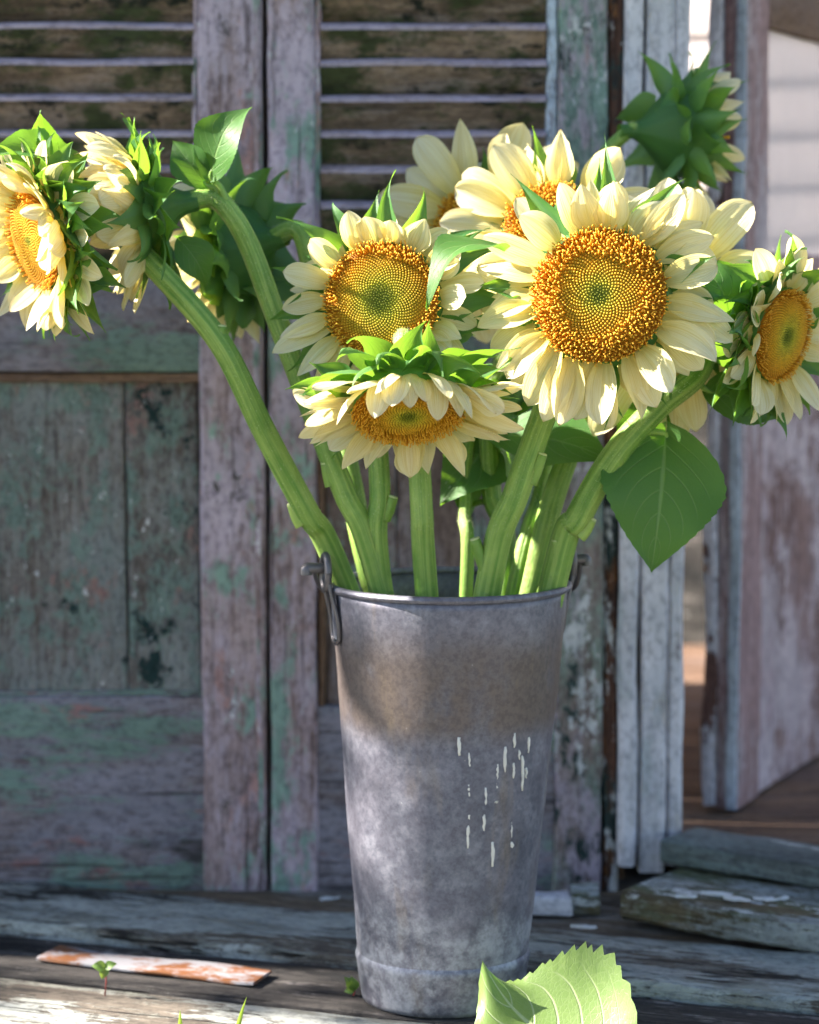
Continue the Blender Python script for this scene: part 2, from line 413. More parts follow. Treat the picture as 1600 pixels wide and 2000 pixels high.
def zinc_mat():
    m = Mat('aged_galvanised_zinc')
    v = m.objvec(False)
    z = m.n('ShaderNodeSeparateXYZ', {0: v}).outputs[2]
    n1 = m.noise(v, 9.0, 8, 0.7)
    n2 = m.noise(m.vadd(v, (3.1, 7.7, 1.3)), 34.0, 8, 0.72)
    n3 = m.noise(m.vadd(v, (9.1, 2.7, 6.3)), 170.0, 5, 0.7)
    n4 = m.noise(m.vmul(m.vadd(v, (1.0, 4.0, 2.0)), (14.0, 14.0, 3.0)), 1.0, 5, 0.6)
    c = m.mix(m.smooth(n1, 0.3, 0.7), (0.105, 0.11, 0.145), (0.20, 0.19, 0.235))
    c = m.mix(m.math('MULTIPLY', m.smooth(n2, 0.45, 0.68), 0.4), c, (0.38, 0.38, 0.43))
    c = m.mix(m.math('MULTIPLY', m.smooth(n2, 0.50, 0.30), 0.45), c, (0.10, 0.095, 0.12))
    band = m.math('MULTIPLY', m.smooth(z, 0.255, 0.285), m.smooth(z, 0.385, 0.33))
    band = m.math('MULTIPLY', band, m.smooth(m.math('ADD', m.math('MULTIPLY', n1, 0.5), m.math('MULTIPLY', n4, 0.5)), 0.34, 0.52))
    c = m.mix(m.math('MULTIPLY', band, 0.9), c, (0.15, 0.115, 0.10))
    c = m.mix(m.math('MULTIPLY', m.smooth(n4, 0.56, 0.68), 0.35), c, (0.30, 0.22, 0.13))
    low = m.math('MULTIPLY', m.smooth(m.math('ADD', z, m.math('MULTIPLY', m.math('SUBTRACT', n1, 0.5), 0.12)), 0.11, 0.07), m.smooth(n2, 0.38, 0.60))
    c = m.mix(m.math('MULTIPLY', low, 0.5), c, (0.50, 0.51, 0.55))
    c = m.mul(m.smooth(n3, 0.6, 0.35), c, (0.72, 0.72, 0.74))
    sp = m.smooth(n3, 0.70, 0.76)
    c = m.mix(sp, c, (0.6, 0.58, 0.56))
    rough = m.n('ShaderNodeMapRange', {0: n2, 1: 0.3, 2: 0.7, 3: 0.48, 4: 0.68}).outputs[0]
    p = m.n('ShaderNodeBsdfPrincipled', {'Base Color': c, 'Roughness': rough, 'Metallic': 0.45,
            'Normal': m.bump(m.math('ADD', n1, m.math('MULTIPLY', n2, 0.25)), 0.0025, 0.5)})
    return m.surf(p.outputs[0])
M_ZINC = zinc_mat()

def glass_mat():
    m = Mat('dusty_glass')
    nz = m.noise(m.objvec(), 6.0, 6, 0.6)
    tr = m.n('ShaderNodeBsdfTransparent', {'Color': (0.95, 0.95, 0.95, 1)})
    df = m.n('ShaderNodeBsdfDiffuse', {'Color': (0.70, 0.61, 0.64, 1)})
    gl = m.n('ShaderNodeBsdfGlossy', {'Roughness': 0.08})
    a = m.n('ShaderNodeMixShader', {0: m.n('ShaderNodeMapRange', {0: nz, 1: 0.3, 2: 0.7, 3: 0.62, 4: 0.72}).outputs[0], 1: tr.outputs[0], 2: df.outputs[0]})
    fr = m.n('ShaderNodeFresnel', {'IOR': 1.3})
    b = m.n('ShaderNodeMixShader', {0: m.math('MULTIPLY', fr.outputs[0], 0.5), 1: a.outputs[0], 2: gl.outputs[0]})
    return m.surf(b.outputs[0])
M_GLASS = glass_mat()
def rust_mat():
    m = Mat('rusty_white_metal')
    v = m.objvec()
    n = m.noise(m.vmul(v, (0.6, 1, 1)), 28.0, 8, 0.7)
    c = m.mix(m.smooth(n, 0.45, 0.56), (0.27, 0.26, 0.28), (0.17, 0.06, 0.018))
    return m.surf(m.n('ShaderNodeBsdfPrincipled', {'Base Color': c, 'Roughness': 0.6, 'Normal': m.bump(n, 0.001, 0.6)}).outputs[0])
M_RUST = rust_mat()
def ground_mat():
    m = Mat('grassy_ground')
    v = m.objvec(False)
    n = m.noise(v, 3.0, 8, 0.7)
    c = m.mix(n, (0.07, 0.09, 0.03), (0.14, 0.12, 0.07))
    return m.surf(m.n('ShaderNodeBsdfPrincipled', {'Base Color': c, 'Roughness': 0.95}).outputs[0])
M_GROUND = ground_mat()

# ------------------------------------------------------------------ planks
def plank(name, center, u, wv, L, W, T, mat, parent=None, amp=0.0012, rings=None, bevel=0.003, mats=None, nose=False, taper=0.0, seed=0):
    """timber piece: local X = u (grain), local Y = wv (width), local Z = u x wv (thickness)"""
    u = V(u).normalized(); wv = V(wv); wv = (wv - u * wv.dot(u)).normalized(); tv = u.cross(wv)
    rings = rings or max(2, min(60, int(L / 0.03)))
    hw, ht = W / 2, T / 2
    b = min(bevel, hw * 0.45, ht * 0.45)
    k = max(1, min(8, int(W / 0.03)))
    sec = []
    for i in range(k + 1):
        sec.append((-hw + b + (2 * hw - 2 * b) * i / k, ht))
    sec.append((hw - b * 0.25, ht - b * 0.3))
    sec += [(hw, ht - b), (hw, -ht + b)]
    for i in range(k + 1):
        sec.append((hw - b - (2 * hw - 2 * b) * i / k, -ht))
    sec += [(-hw, -ht + b), (-hw, ht - b)]
    sec.append((-hw + b * 0.25, ht - b * 0.3))
    ns = len(sec)
    vs_, fs, fm = [], [], []
    so = V((RN.random() * 50, RN.random() * 50, seed))
    for r in range(rings + 1):
        x = -L / 2 + L * r / rings
        for (y, z) in sec:
            q = V((x * 9, y * 25, z * 25)) + so
            d = noise.noise_vector(q) * amp + noise.noise_vector(q * 3.1) * amp * 0.5
            e = 1.0
            if abs(y) > hw - 2 * b and abs(z) > ht - 2 * b:
                e = 2.2
            vs_.append(V((x + (d.x * 2 if r in (0, rings) else 0), y + d.y * e, z + d.z * e)))
    for r in range(rings):
        for i in range(ns):
            j = (i + 1) % ns
            fs.append((r * ns + i, (r + 1) * ns + i, (r + 1) * ns + j, r * ns + j))
            fm.append(1 if (nose and sec[i][0] > hw - b * 1.01 and sec[j][0] > hw - b * 1.3) else 0)
    fs.append(tuple(range(ns))); fm.append(0)
    fs.append(tuple(rings * ns + i for i in reversed(range(ns)))); fm.append(0)
    o = obj(name, vs_, fs, mat, None, None, smooth=True, mats=mats, fmat=fm if mats else None)
    o.data.set_sharp_from_angle(angle=math.radians(40)) if hasattr(o.data, 'set_sharp_from_angle') else None
    mw = Matrix((u, wv, tv)).transposed().to_4x4()
    mw.translation = V(center) - (absloc(parent) if parent else V((0, 0, 0)))
    o.parent = parent
    o.matrix_local = mw
    return o

YF = 0.38                           # front plane of the shutters
def fx(px, Y=YF): return P(px, 1000, Y).x
def fz(py, Y=YF): return P(800, py, Y).z
def vboard(name, x0, x1, y0, y1, Yf, T, mat, parent, **k):
    """board standing in the facade, given by its photo rectangle (vertical grain)"""
    X0, X1, Z0, Z1 = fx(x0, Yf), fx(x1, Yf), fz(y1, Yf), fz(y0, Yf)
    return plank(name, ((X0 + X1) / 2, Yf + T / 2, (Z0 + Z1) / 2), (0, 0, 1), (1, 0, 0), Z1 - Z0, X1 - X0, T, mat, parent, **k)
def hboard(name, x0, x1, y0, y1, Yf, T, mat, parent, **k):
    X0, X1, Z0, Z1 = fx(x0, Yf), fx(x1, Yf), fz(y1, Yf), fz(y0, Yf)
    return plank(name, ((X0 + X1) / 2, Yf + T / 2, (Z0 + Z1) / 2), (1, 0, 0), (0, 0, 1), X1 - X0, Z1 - Z0, T, mat, parent, **k)

# ------------------------------------------------------------------ ground and deck
obj('ground', [(-150, -150, -0.16), (150, -150, -0.16), (150, 150, -0.16), (-150, 150, -0.16)], [(0, 1, 2, 3)], M_GROUND)['kind'] = 'structure'

g0, g1 = G(0, 1822), G(1600, 1980)
DU = (g1 - g0); DU.z = 0; DU.normalize()          # planks run this way
DV = V((-DU.y, DU.x, 0))                            # and stack away from the camera this way
deck = empty('deck', (0, 0, -0.16)); tag(deck, kind='structure')
mid = g0 + DU * 0.42
def deckplank(v0, v1, ztop, T, mat, L=3.0, amp=0.002, off=0.0):
    c = mid + DU * off + DV * ((v0 + v1) / 2)
    c.z = ztop - T / 2
    return plank('plank', c, DU, DV, L, v1 - v0, T, mat, deck, amp=amp, rings=90, bevel=0.006)
deckplank(0.006, 0.165, 0.012, 0.05, M_DECKPALE, amp=0.0035)           # worn round plank behind
deckplank(0.171, 0.30, 0.004, 0.045, M_DECKBROWN)
deckplank(0.306, 0.55, 0.002, 0.045, M_DECKBROWN)
deckplank(-0.135, -0.002, 0.0, 0.045, M_SHADEDARK, amp=0.0008)          # bucket stands here; dark colour stands in for the shade of a sunken gap
deckplank(-0.33, -0.141, -0.0005, 0.045, M_DECKPALE, amp=0.0010)
deckplank(-0.50, -0.336, -0.003, 0.045, M_DECKPALE)
for i in range(6):
    deckplank(-0.67 - 0.17 * i, -0.506 - 0.17 * i, -0.004, 0.045, [M_DECKBROWN, M_DECKPALE][i % 2])
for i in range(4):                                                      # joists carrying the deck
    c = mid + DU * (-1.2 + 0.8 * i) + DV * (-0.45)
    plank('joist', (c.x, c.y, -0.10), DV, DU, 2.0, 0.06, 0.10, M_DECKBROWN, deck)

# ------------------------------------------------------------------ shutters
def slat_at(parent, X0, X1, z, proto=[None]):
    L = X1 - X0
    W, T = 0.044, 0.0135
    up = V((0, -math.cos(math.radians(60)), math.sin(math.radians(60))))    # towards the front edge
    c = V(((X0 + X1) / 2, YF + 0.006, z)) - up * (W / 2)
    c.z += 0; c.y = YF + 0.004 + 0.5 * W * math.cos(math.radians(60))
    key = round(L, 3)
    return plank('slat', c, (-1, 0, 0), up, L, W, T, M_SLAT, parent, amp=0.0007, rings=18, bevel=0.003, mats=[M_SLAT, M_NOSE], nose=True, seed=RN.random() * 9)
ZTOP = 1.32
YTOP = 1000 - (ZTOP - 0.70) * 0 - 0     # (kept for reading: shutters rise past the frame)
def py_of_z(z, Y=YF):
    d = V((0, Y, z)) - V((0, CAM.y, CAM.z))
    return 1000 - FPX * d.dot(UPV) / d.dot(FWD)
PT = py_of_z(ZTOP)

T0 = 0.034
sh1 = empty('louvered_shutter', (fx(190), YF + T0 / 2, fz(1745)))
tag(sh1, 'louvered wooden shutter over a mouldy two-board panel with dark teal stains', 'shutter', 'old louvered shutters')
vboard('stile', 392, 517, PT, 1746, YF, T0, M_STILE, sh1, amp=0.001)
vboard('stile', -160, -40, PT, 1746, YF, T0, M_STILE, sh1, amp=0.001)
hboard('top_rail', -40, 392, PT, PT + 150, YF + 0.001, T0 - 0.002, M_RAIL, sh1)
hboard('middle_rail', -40, 391.5, 532, 728, YF + 0.002, T0 - 0.004, M_RAIL, sh1, amp=0.001)
hboard('bottom_rail', -40, 410, 1362, 1746, YF + 0.003, T0 - 0.006, M_RAIL, sh1, amp=0.001)
hboard('moulding', -40, 391, 728.5, 746, YF + 0.006, 0.012, M_BROWN, sh1, bevel=0.004)
hboard('moulding', -40, 406, 1352, 1362, YF + 0.008, 0.010, M_RAIL, sh1, bevel=0.003)
vboard('moulding', 391, 406, 746.5, 1351.5, YF + 0.005, 0.013, M_STILE, sh1, bevel=0.004)
vboard('moulding', 384, 392, PT + 150, 531, YF + 0.004, 0.013, M_STILE, sh1, bevel=0.002)
vboard('panel_board', -40, 244, 746, 1352, YF + 0.014, 0.012, M_PANEL, sh1, amp=0.0008)
vboard('panel_board', 248, 390, 746, 1352, YF + 0.0145, 0.012, M_PANEL, sh1, amp=0.0008)
vboard('panel_light_stop', -39, 391, 740, 1356, YF + 0.0275, 0.004, M_DARKP, sh1, rings=4)  # added behind the board joint so no light shows through
vboard('astragal', 499, 510, PT, 1745, YF - 0.001, 0.004, M_STILE, sh1, bevel=0.0012)
z = fz(526)
pitch = 68.3 / 1780
hboard('light_stop_sheet', -150, 515, PT, 1740, YF + 0.046, 0.008, M_SHADEDARK, sh1, rings=6)  # dark sheet added behind the slats to stop light leaking in
i = 0
zs = fz(465)
while zs + pitch * i < ZTOP - 0.08:
    slat_at(sh1, fx(-40), fx(386), zs + pitch * i)
    i += 1
sh2 = empty('louvered_shutter', (fx(852), YF + T0 / 2, fz(1745)))
tag(sh2, 'louvered wooden shutter right behind the zinc bucket, with flaking green stiles', 'shutter', 'old louvered shutters')
vboard('stile', 527, 618, PT, 1746, YF - 0.001, T0, M_STILE, sh2, amp=0.001)
vboard('stile', 1086, 1180, PT, 1742, YF - 0.001, T0, M_STILE2, sh2, amp=0.001)
hboard('top_rail', 618, 1086, PT, PT + 150, YF, T0 - 0.002, M_RAIL, sh2)
hboard('middle_rail', 618.5, 1085.5, 532, 735, YF + 0.002, T0 - 0.004, M_RAIL, sh2, amp=0.001)
hboard('bottom_rail', 618.5, 1085.5, 1380, 1746, YF + 0.003, T0 - 0.006, M_RAIL, sh2, amp=0.001)
vboard('moulding', 620, 634, 735, 1380, YF + 0.006, 0.012, M_BROWN, sh2, bevel=0.004)
vboard('moulding', 1071, 1085, 735, 1380, YF + 0.006, 0.012, M_BROWN, sh2, bevel=0.004)
hboard('moulding', 634, 1071, 735.5, 750, YF + 0.007, 0.011, M_BROWN, sh2, bevel=0.004)
vboard('moulding', 619, 629, PT + 150, 531, YF + 0.004, 0.013, M_STILE, sh2, bevel=0.002)
vboard('moulding', 1062, 1085, PT + 150, 531, YF + 0.003, 0.013, M_BLUE, sh2, bevel=0.003)
vboard('panel_light_stop', 620, 1085, 740, 1384, YF + 0.0285, 0.004, M_DARKP, sh2, rings=4)  # added to close the panel joints against light from behind
vboard('gap_light_stop', 500, 545, PT, 1744, YF + 0.0352, 0.008, M_DARKP, sh2, rings=8)  # dark strip added behind the gap between the shutters to block light
for a, b in ((634, 775), (778, 920), (923, 1071)):
    vboard('panel_board', a, b, 750, 1380, YF + 0.016, 0.011, M_DARKP, sh2, amp=0.0008)
hboard('light_stop_sheet', 530, 1200, PT, 1740, YF + 0.058, 0.008, M_SHADEDARK, sh2, rings=6)  # added dark sheet, also keeps light out of the gap at the jamb
i = 0
while zs - 0.0005 + pitch * i < ZTOP - 0.08:
    slat_at(sh2, fx(629), fx(1062), zs - 0.0005 + pitch * i)
    i += 1

# ------------------------------------------------------------------ door frame, open door, sill
fr = empty('door_frame', (fx(1260), YF + 0.03, fz(1700)))
tag(fr, 'flaking white and brown door frame boards beside the shutters', 'door frame')
vboard('jamb_board', 1182, 1211, PT, 1770, YF + 0.006, 0.05, M_JAMBDARK, fr, amp=0.0015)
vboard('jamb_board', 1212, 1249, PT, 1692, YF - 0.004, 0.05, M_WHITE, fr, amp=0.0012, bevel=0.005)
vboard('jamb_board', 1254, 1306, PT, 1704, YF + 0.002, 0.06, M_WHITE, fr, amp=0.001)
vboard('jamb_board', 1307, 1338, PT, 1690, YF + 0.008, 0.05, M_WHITE, fr, amp=0.001, bevel=0.008)
vboard('jamb_backing', 1246, 1258, PT, 1690, YF + 0.02, 0.03, M_JAMBDARK, fr)

D0 = G(1440, 1580, 0.05)
D1 = G(1600, 1480, 0.05)
du = (D1 - D0); du.z = 0; du.normalize()
dn = V((du.y, -du.x, 0))             # the face seen from the camera
dl = -dn
FZ = 0.05
door = empty('open_door', (D0.x, D0.y, D0.z))
tag(door, 'open door with flaking pink and white paint and a dusty glass pane', 'door')
HD = 1.35
def dpiece(name, s0, s1, z0, z1, depth, T, mat, vert=True, **k):
    c = D0 + du * ((s0 + s1) / 2) + dl * (depth + T / 2)
    c.z = (z0 + z1) / 2
    if vert:
        return plank(name, c, (0, 0, 1), du, z1 - z0, s1 - s0, T, mat, door, **k)
    return plank(name, c, du, (0, 0, 1), s1 - s0, z1 - z0, T, mat, door, **k)
dz0 = D0.z + 0.0
zr0, zr1 = 0.655, 0.695
dpiece('stile', 0.0, 0.086, dz0, HD, 0.0, 0.028, M_PINKSTILE)
dpiece('edge_strip', -0.001, 0.030, dz0, HD, 0.029, 0.017, M_WHITEPEEL, amp=0.0018)
dpiece('edge_bead', -0.004, -0.001, dz0, HD, 0.0, 0.013, M_BLUE)
dpiece('bottom_panel', 0.087, 0.60, dz0, zr0, 0.006, 0.018, M_PINKDOOR)
dpiece('lock_rail', 0.087, 0.60, zr0 + 0.001, zr1 + 0.02, 0.002, 0.024, M_PINKSTILE, False)
dpiece('top_rail', 0.087, 0.60, 0.985, 1.07, 0.002, 0.024, M_BROWN, False)
dpiece('top_panel', 0.087, 0.60, 1.071, HD, 0.006, 0.018, M_PINKSTILE, False)
dpiece('stile', 0.601, 0.69, dz0, HD, 0.0, 0.028, M_PINKSTILE)
c = D0 + du * 0.344 + dl * 0.014
a_, b_ = D0 + du * 0.087 + dl * 0.012, D0 + du * 0.60 + dl * 0.012
a2, b2 = a_ + dl * 0.003, b_ + dl * 0.003
zz0, zz1 = zr1 + 0.02, 0.985
vsx = [V((p.x, p.y, zq)) for p in (a_, b_, b2, a2) for zq in (zz0, zz1)]
obj('glass_pane', vsx, [(0, 2, 3, 1), (2, 4, 5, 3), (4, 6, 7, 5), (6, 0, 1, 7), (1, 3, 5, 7), (0, 6, 4, 2)], M_GLASS, door, c, smooth=False)

# floor behind the doorway, step timbers in front of it
fl = empty('floor', (0.6, 1.2, 0)); tag(fl, kind='structure')
for i in range(11):
    c = V((1.0, 0.50 + 0.135 * i + 0.0, 0)) + V((0, 0.0, 0.043 - 0.012))
    plank('floorboard', c, (1, 0, 0), (0, 1, 0), 2.6, 0.132, 0.024, M_BROWN, fl, rings=20)
s0, s1 = G(1196, 1796, 0.012), G(1600, 1868, 0.012)
su = (s1 - s0); su.z = 0; su.normalize(); sv = V((-su.y, su.x, 0))
sill = empty('door_sill', (s0.x, s0.y, 0.01)); tag(sill, 'thick rotten mossy sill timber with flaking white paint', 'sill')
c = s0 + su * 0.56 + sv * 0.072; c.z = 0.014 + 0.014
plank('sill_timber', c, su, sv, 1.10, 0.143, 0.030, M_MOSSY, sill, amp=0.0022, rings=70, bevel=0.005)
c = s0 + su * 0.52 + sv * 0.025; c.z = 0.002 + 0.012
step = empty('threshold_beam', (s0.x, s0.y, 0.056)); tag(step, 'narrow teal grey threshold beam lying on the mossy sill', 'beam')
t0, t1 = G(1300, 1692, 0.044), G(1600, 1742, 0.044)
tu = (t1 - t0); tu.z = 0; tu.normalize(); tv = V((-tu.y, tu.x, 0))
c = t0 + tu * 0.40 + tv * 0.04; c.z = 0.0465 + 0.013
plank('beam_timber', c, tu, tv, 0.81, 0.08, 0.026, M_TEALBEAM, step, amp=0.0015, rings=40, bevel=0.004)
c = t0 + tu * 0.40 + tv * 0.05; c.z = 0.072 + 0.018
# blocks under the right-hand shutter
YB = G(1075, 1795, 0.004).y
blk = empty('wood_block', (fx(1075, YB), YB, 0.004)); tag(blk, 'short pale block standing under the green shutter stile', 'block')
hboard('block_body', 1028, 1122, 1752, 1794, YB, 0.035, M_WHITE, blk, bevel=0.004, amp=0.002)
hboard('block_foot', 1124, 1180, 1744, 1794, YB + 0.006, 0.04, M_MOSSY, blk, bevel=0.004, amp=0.002)

# pale siding wall far behind the doorway
wl = empty('siding_wall', (0.9, 2.1, 0.0)); tag(wl, 'pale pink lap siding wall seen through the open doorway', 'wall')
wa = math.radians(32)
wu = V((math.cos(wa), -math.sin(wa), 0)); wn_ = V((-math.sin(wa), -math.cos(wa), 0))
for i in range(18):
    zc = 0.33 + 0.095 * i
    c = V((0.75, 2.2, zc)) + wn_ * 0.01
    o = plank('siding_board', c, wu, V((0, 0, 1)) + wn_ * -0.12, 2.6, 0.112, 0.012, M_SIDING, wl, rings=4, amp=0.0003)
plank('dark_interior_board', V((0.75, 2.2, 0.23)) + wn_ * 0.022, wu, (0, 0, 1), 2.6, 0.60, 0.02, M_SHADEDARK, wl, rings=6)  # dark board added in place of the dim interior below the siding

# unseen walls added to block the sun: past the shutters and behind the door frame
hw = empty('sun_block_wall', (-1.4, YF + 0.03, -0.16)); tag(hw, 'grey vertical board wall added out of view to shade the rear sunflowers', 'wall')
for i in range(17):
    plank('wall_board', (-0.625 - 0.124 * i, YF + 0.03, 1.17), (0, 0, 1), (1, 0, 0), 2.66, 0.122, 0.024, M_STILE, hw, rings=12)
pw = empty('floor_shade_wall', (0.20, 1.0, 0.0)); tag(pw, 'brown board wall added unseen behind the door frame to shade the floor', 'wall')
for i in range(9):
    plank('wall_board', (0.20, 0.50 + 0.124 * i, 0.85), (0, 0, 1), (0, 1, 0), 1.70, 0.122, 0.02, M_BROWN, pw, rings=12)

# ------------------------------------------------------------------ bucket
BC = V((P(864, 1942, 0).x, 0, 0))
RC = P(878, 1138, 0)
H = RC.z
LEAN = (RC.x - BC.x) / H
R0, R1 = 0.0765, 0.1118
bk = empty('flower_bucket', BC); tag(bk, 'tall tapered galvanised zinc bucket holding the sunflowers', 'bucket')
def lathe(prof, seg=96, dent=0.0):
    vs_, fs = [], []
    for (r, z) in prof:
        for k in range(seg):
            th = 2 * pi * k / seg
            p = V((r * math.cos(th), r * math.sin(th), z))
            if dent:
                d = noise.noise(p * 14) * dent + noise.noise(p * 33 + V((5, 5, 5))) * dent * 0.4
                p.x += math.cos(th) * d; p.y += math.sin(th) * d
            vs_.append(p + BC + V((LEAN * z, 0, 0)))
    n = len(prof)
    for i in range(n - 1):
        for k in range(seg):
            k2 = (k + 1) % seg
            fs.append((i * seg + k, i * seg + k2, (i + 1) * seg + k2, (i + 1) * seg + k))
    return vs_, fs
def rb(z): return R0 + 0.001 + (R1 - R0) * (max(0, z) / H) ** 0.93
prof = [(rb(z), z) for z in [0.042 + (H - 0.046) * i / 40 for i in range(41)]]
inner = [(rb(z) - 0.0016, z) for z in [H - 0.004 - (H - 0.05) * i / 20 for i in range(21)]]
v_, f_ = lathe(prof + inner, dent=0.0009)
obj('body', v_, f_, M_ZINC, bk, BC)
v_, f_ = lathe([(0.001, 0.045), (rb(0.045) - 0.002, 0.045), (rb(0.045) - 0.002, 0.043), (0.001, 0.043)])
obj('bottom', v_, f_, M_ZINC, bk, BC)
band = [(R0 - 0.004, 0.004), (R0 - 0.002, 0.0005), (R0 + 0.001, 0.001), (R0 + 0.0018, 0.006), (rb(0.02) + 0.0012, 0.02), (rb(0.038) + 0.0016, 0.038), (rb(0.042) + 0.0026, 0.0425), (rb(0.046) + 0.001, 0.046), (rb(0.048) - 0.0003, 0.048)]
v_, f_ = lathe(band, dent=0.0006)
obj('foot_band', v_, f_, M_ZINC, bk, BC)
rr = 0.0036
v_, f_ = lathe([(R1 + 0.001 + rr * math.cos(2 * pi * k / 10), H - 0.002 + rr * math.sin(2 * pi * k / 10)) for k in range(11)])
obj('rim', v_, f_, M_ZINC, bk, BC)
# riveted side seam on the shadow side
seam = [V((0, 0, 0))] * 0
for k in range(2):
    th0 = math.radians(60)
    pts = []
def bpt(th, z, dr=0.0):
    r = rb(z) + dr
    return BC + V((r * math.cos(th) + LEAN * z, r * math.sin(th), z))
# ears: a strap bent over the wall with a ring that carries the handle
for side in (-1, 1):
    th = pi + 0.27 if side < 0 else 0.27
    ear = []
    top = bpt(th, H, 0.004)
    rad = V((math.cos(th), math.sin(th), 0)); tan = V((-math.sin(th), math.cos(th), 0))
    rc = top + V((0, 0, 0.014)) + rad * 0.004
    ring = [rc + (tan * math.cos(a) * 0.011 + V((0, 0, 1)) * math.sin(a) * 0.016) for a in [2 * pi * k / 20 for k in range(21)]]
    ear.append(tube(ring, 0.0036, 8, caps=False))
    for sg in (-1, 1):
        pth = catmull([rc + tan * sg * 0.010 - V((0, 0, 0.008)), bpt(th + sg * 0.10, H - 0.012, 0.005), bpt(th + sg * 0.125, H - 0.03, 0.0025), bpt(th + sg * 0.11, H - 0.048, 0.002), bpt(th + sg * 0.03, H - 0.053, 0.002)], 6)
        ear.append(tube(pth, 0.0023, 7))
    # plate between the wires
    pv, pf = [], []
    for i in range(6):
        for j in range(5):
            pv.append(bpt(th + (-0.105 + 0.21 * j / 4), H - 0.006 - 0.044 * i / 5, 0.0016))
    for i in range(5):
        for j in range(4):
            q = i * 5 + j
            pf.append((q, q + 1, q + 6, q + 5))
    v_, f_ = join(ear)
    eo = obj('ear', v_, f_, M_IRON, bk, rc)
    obj('ear_plate', pv, pf, M_ZINC, eo, rc)
    if side < 0: EL = (rc, rad)
    else: ER = (rc, rad)
# bail handle: studs out through both rings, wire fallen to the back
parts = []
pl, pr = EL[0] + V((0, 0, 0.004)), ER[0] + V((0, 0, 0.004))
out = catmull([pl + EL[1] * 0.019 + V((0, 0, -0.006)), pl + EL[1] * 0.018, pl + EL[1] * 0.008, pl - EL[1] * 0.002], 6)
parts.append(tube(out, lambda t: 0.0058 - 0.0012 * t, 10))
out = catmull([pr + ER[1] * 0.017 + V((0, 0, -0.006)), pr + ER[1] * 0.016, pr + ER[1] * 0.008, pr - ER[1] * 0.002], 6)
parts.append(tube(out, lambda t: 0.0055 - 0.001 * t, 10))
wire = [pl + EL[1] * 0.012]
rz = V(((pl.x + pr.x) / 2, 0.0, 0))
for k in range(1, 12):
    a = pi - pi * k / 12
    wire.append(V((rz.x + 0.128 * math.cos(a), 0.010 + 0.122 * math.sin(a) + (pl.y * (1 - k / 12) + pr.y * k / 12) * 0.3, pl.z - 0.012 - 0.055 * math.sin(a))))
wire.append(pr + ER[1] * 0.011)
parts.append(tube(catmull(wire, 4), 0.0026, 8))
v_, f_ = join(parts)
obj('handle', v_, f_, M_IRON, bk, pl)
# dried white drips on the zinc
def drip(px0, py0, py1, wpx):
    n = 7
    vs_, fs = [], []
    rr_ = random.Random(int(px0 * 7 + py0))
    pts = []
    for i in range(n):
        py = py0 + (py1 - py0) * i / (n - 1)
        px = px0 + rr_.uniform(-1, 1)
        d = ray(px, py)
        # hit the cone
        t = 2.0
        for _ in range(400):
            p = CAM + d * t
            if math.hypot(p.x - BC.x - LEAN * p.z, p.y) <= rb(p.z): break
            t += 0.001
        pts.append(p)
    v0, f0 = tube(pts, lambda t: 0.00048 * wpx * (0.35 + 0.65 * math.sin(pi * min(1, 0.15 + 0.8 * t)) + rr_.uniform(-0.2, 0.2)), 6)
    obj('paint_drip', v0, f0, M_DRIP, bk, pts[0])
for d in ((897, 1440, 1475, 4.2), (917, 1470, 1500, 2.4), (916, 1532, 1558, 3.6), (948, 1538, 1580, 3.4), (945, 1590, 1626, 3.6), (916, 1588, 1602, 3.2), (914, 1610, 1656, 3.8), (962, 1644, 1692, 4.2),
          (986, 1458, 1508, 3.8), (971, 1492, 1522, 3.0), (970, 1530, 1545, 2.2), (1005, 1432, 1460, 3.0), (1003, 1490, 1520, 3.2), (1020, 1476, 1544, 4.0), (1032, 1440, 1470, 3.0), (1028, 1500, 1520, 3.0), (999, 1605, 1640, 2.2), (1000, 1644, 1656, 4.0), (969, 1563, 1569, 4.2), (1014, 1465, 1484, 2.8)):
    drip(*d)

# ------------------------------------------------------------------ sunflower pieces
def rot_to(d, f, a):
    return d * math.cos(a) + f * math.sin(a)
def blade(base, d, nrm, L, W, prof, nl=12, nw=6, curl=(0, 0), grav=0.0, cup=0.2, ridge=0.0, twist=0.0, wave=0.0, ph=0.0, skew=0.0, tip=0.0):
    p = V(base); d = V(d).normalized()
    s = d.cross(nrm).normalized()
    vs_, uv, fs = [], [], []
    dt = 1.0 / nl
    for i in range(nl + 1):
        t = i * dt
        s = (s - d * s.dot(d)).normalized()
        f = s.cross(d)
        wd = W * 0.5 * prof(t)
        for j in range(nw + 1):
            u = -1 + 2 * j / nw
            h = cup * wd * u * u + ridge * W * math.cos(u * pi * 2.4 + ph) * math.sin(pi * min(1, t * 1.05)) + wave * L * math.sin(t * 7 + ph + u * 2.2) * abs(u)
            vs_.append(p + s * (u * wd) + f * h + s * (skew * L * math.sin(pi * t * 0.8)))
            uv.append((0.5 + 0.5 * u, t))
        a = (curl[0] + (curl[1] - curl[0]) * t + tip * max(0.0, t - 0.6) / 0.4) * dt
        d = rot_to(d, f, a)
        d = d + V((0, 0, -grav * dt))
        d.normalize()
        s = rot_to(s, s.cross(d), twist * dt)
        p = p + d * (L * dt)
    for i in range(nl):
        for j in range(nw):
            q = i * (nw + 1) + j
            fs.append((q, q + 1, q + nw + 2, q + nw + 1))
    return vs_, fs, uv
def petal_prof(t):
    b = 0.42 + 0.58 * math.sin(min(1, t / 0.42) * pi / 2)
    e = 1.0 if t < 0.5 else max(0.0, 1 - ((t - 0.5) / 0.5) ** 2.3) ** 0.75
    return max(0.035, b * e)
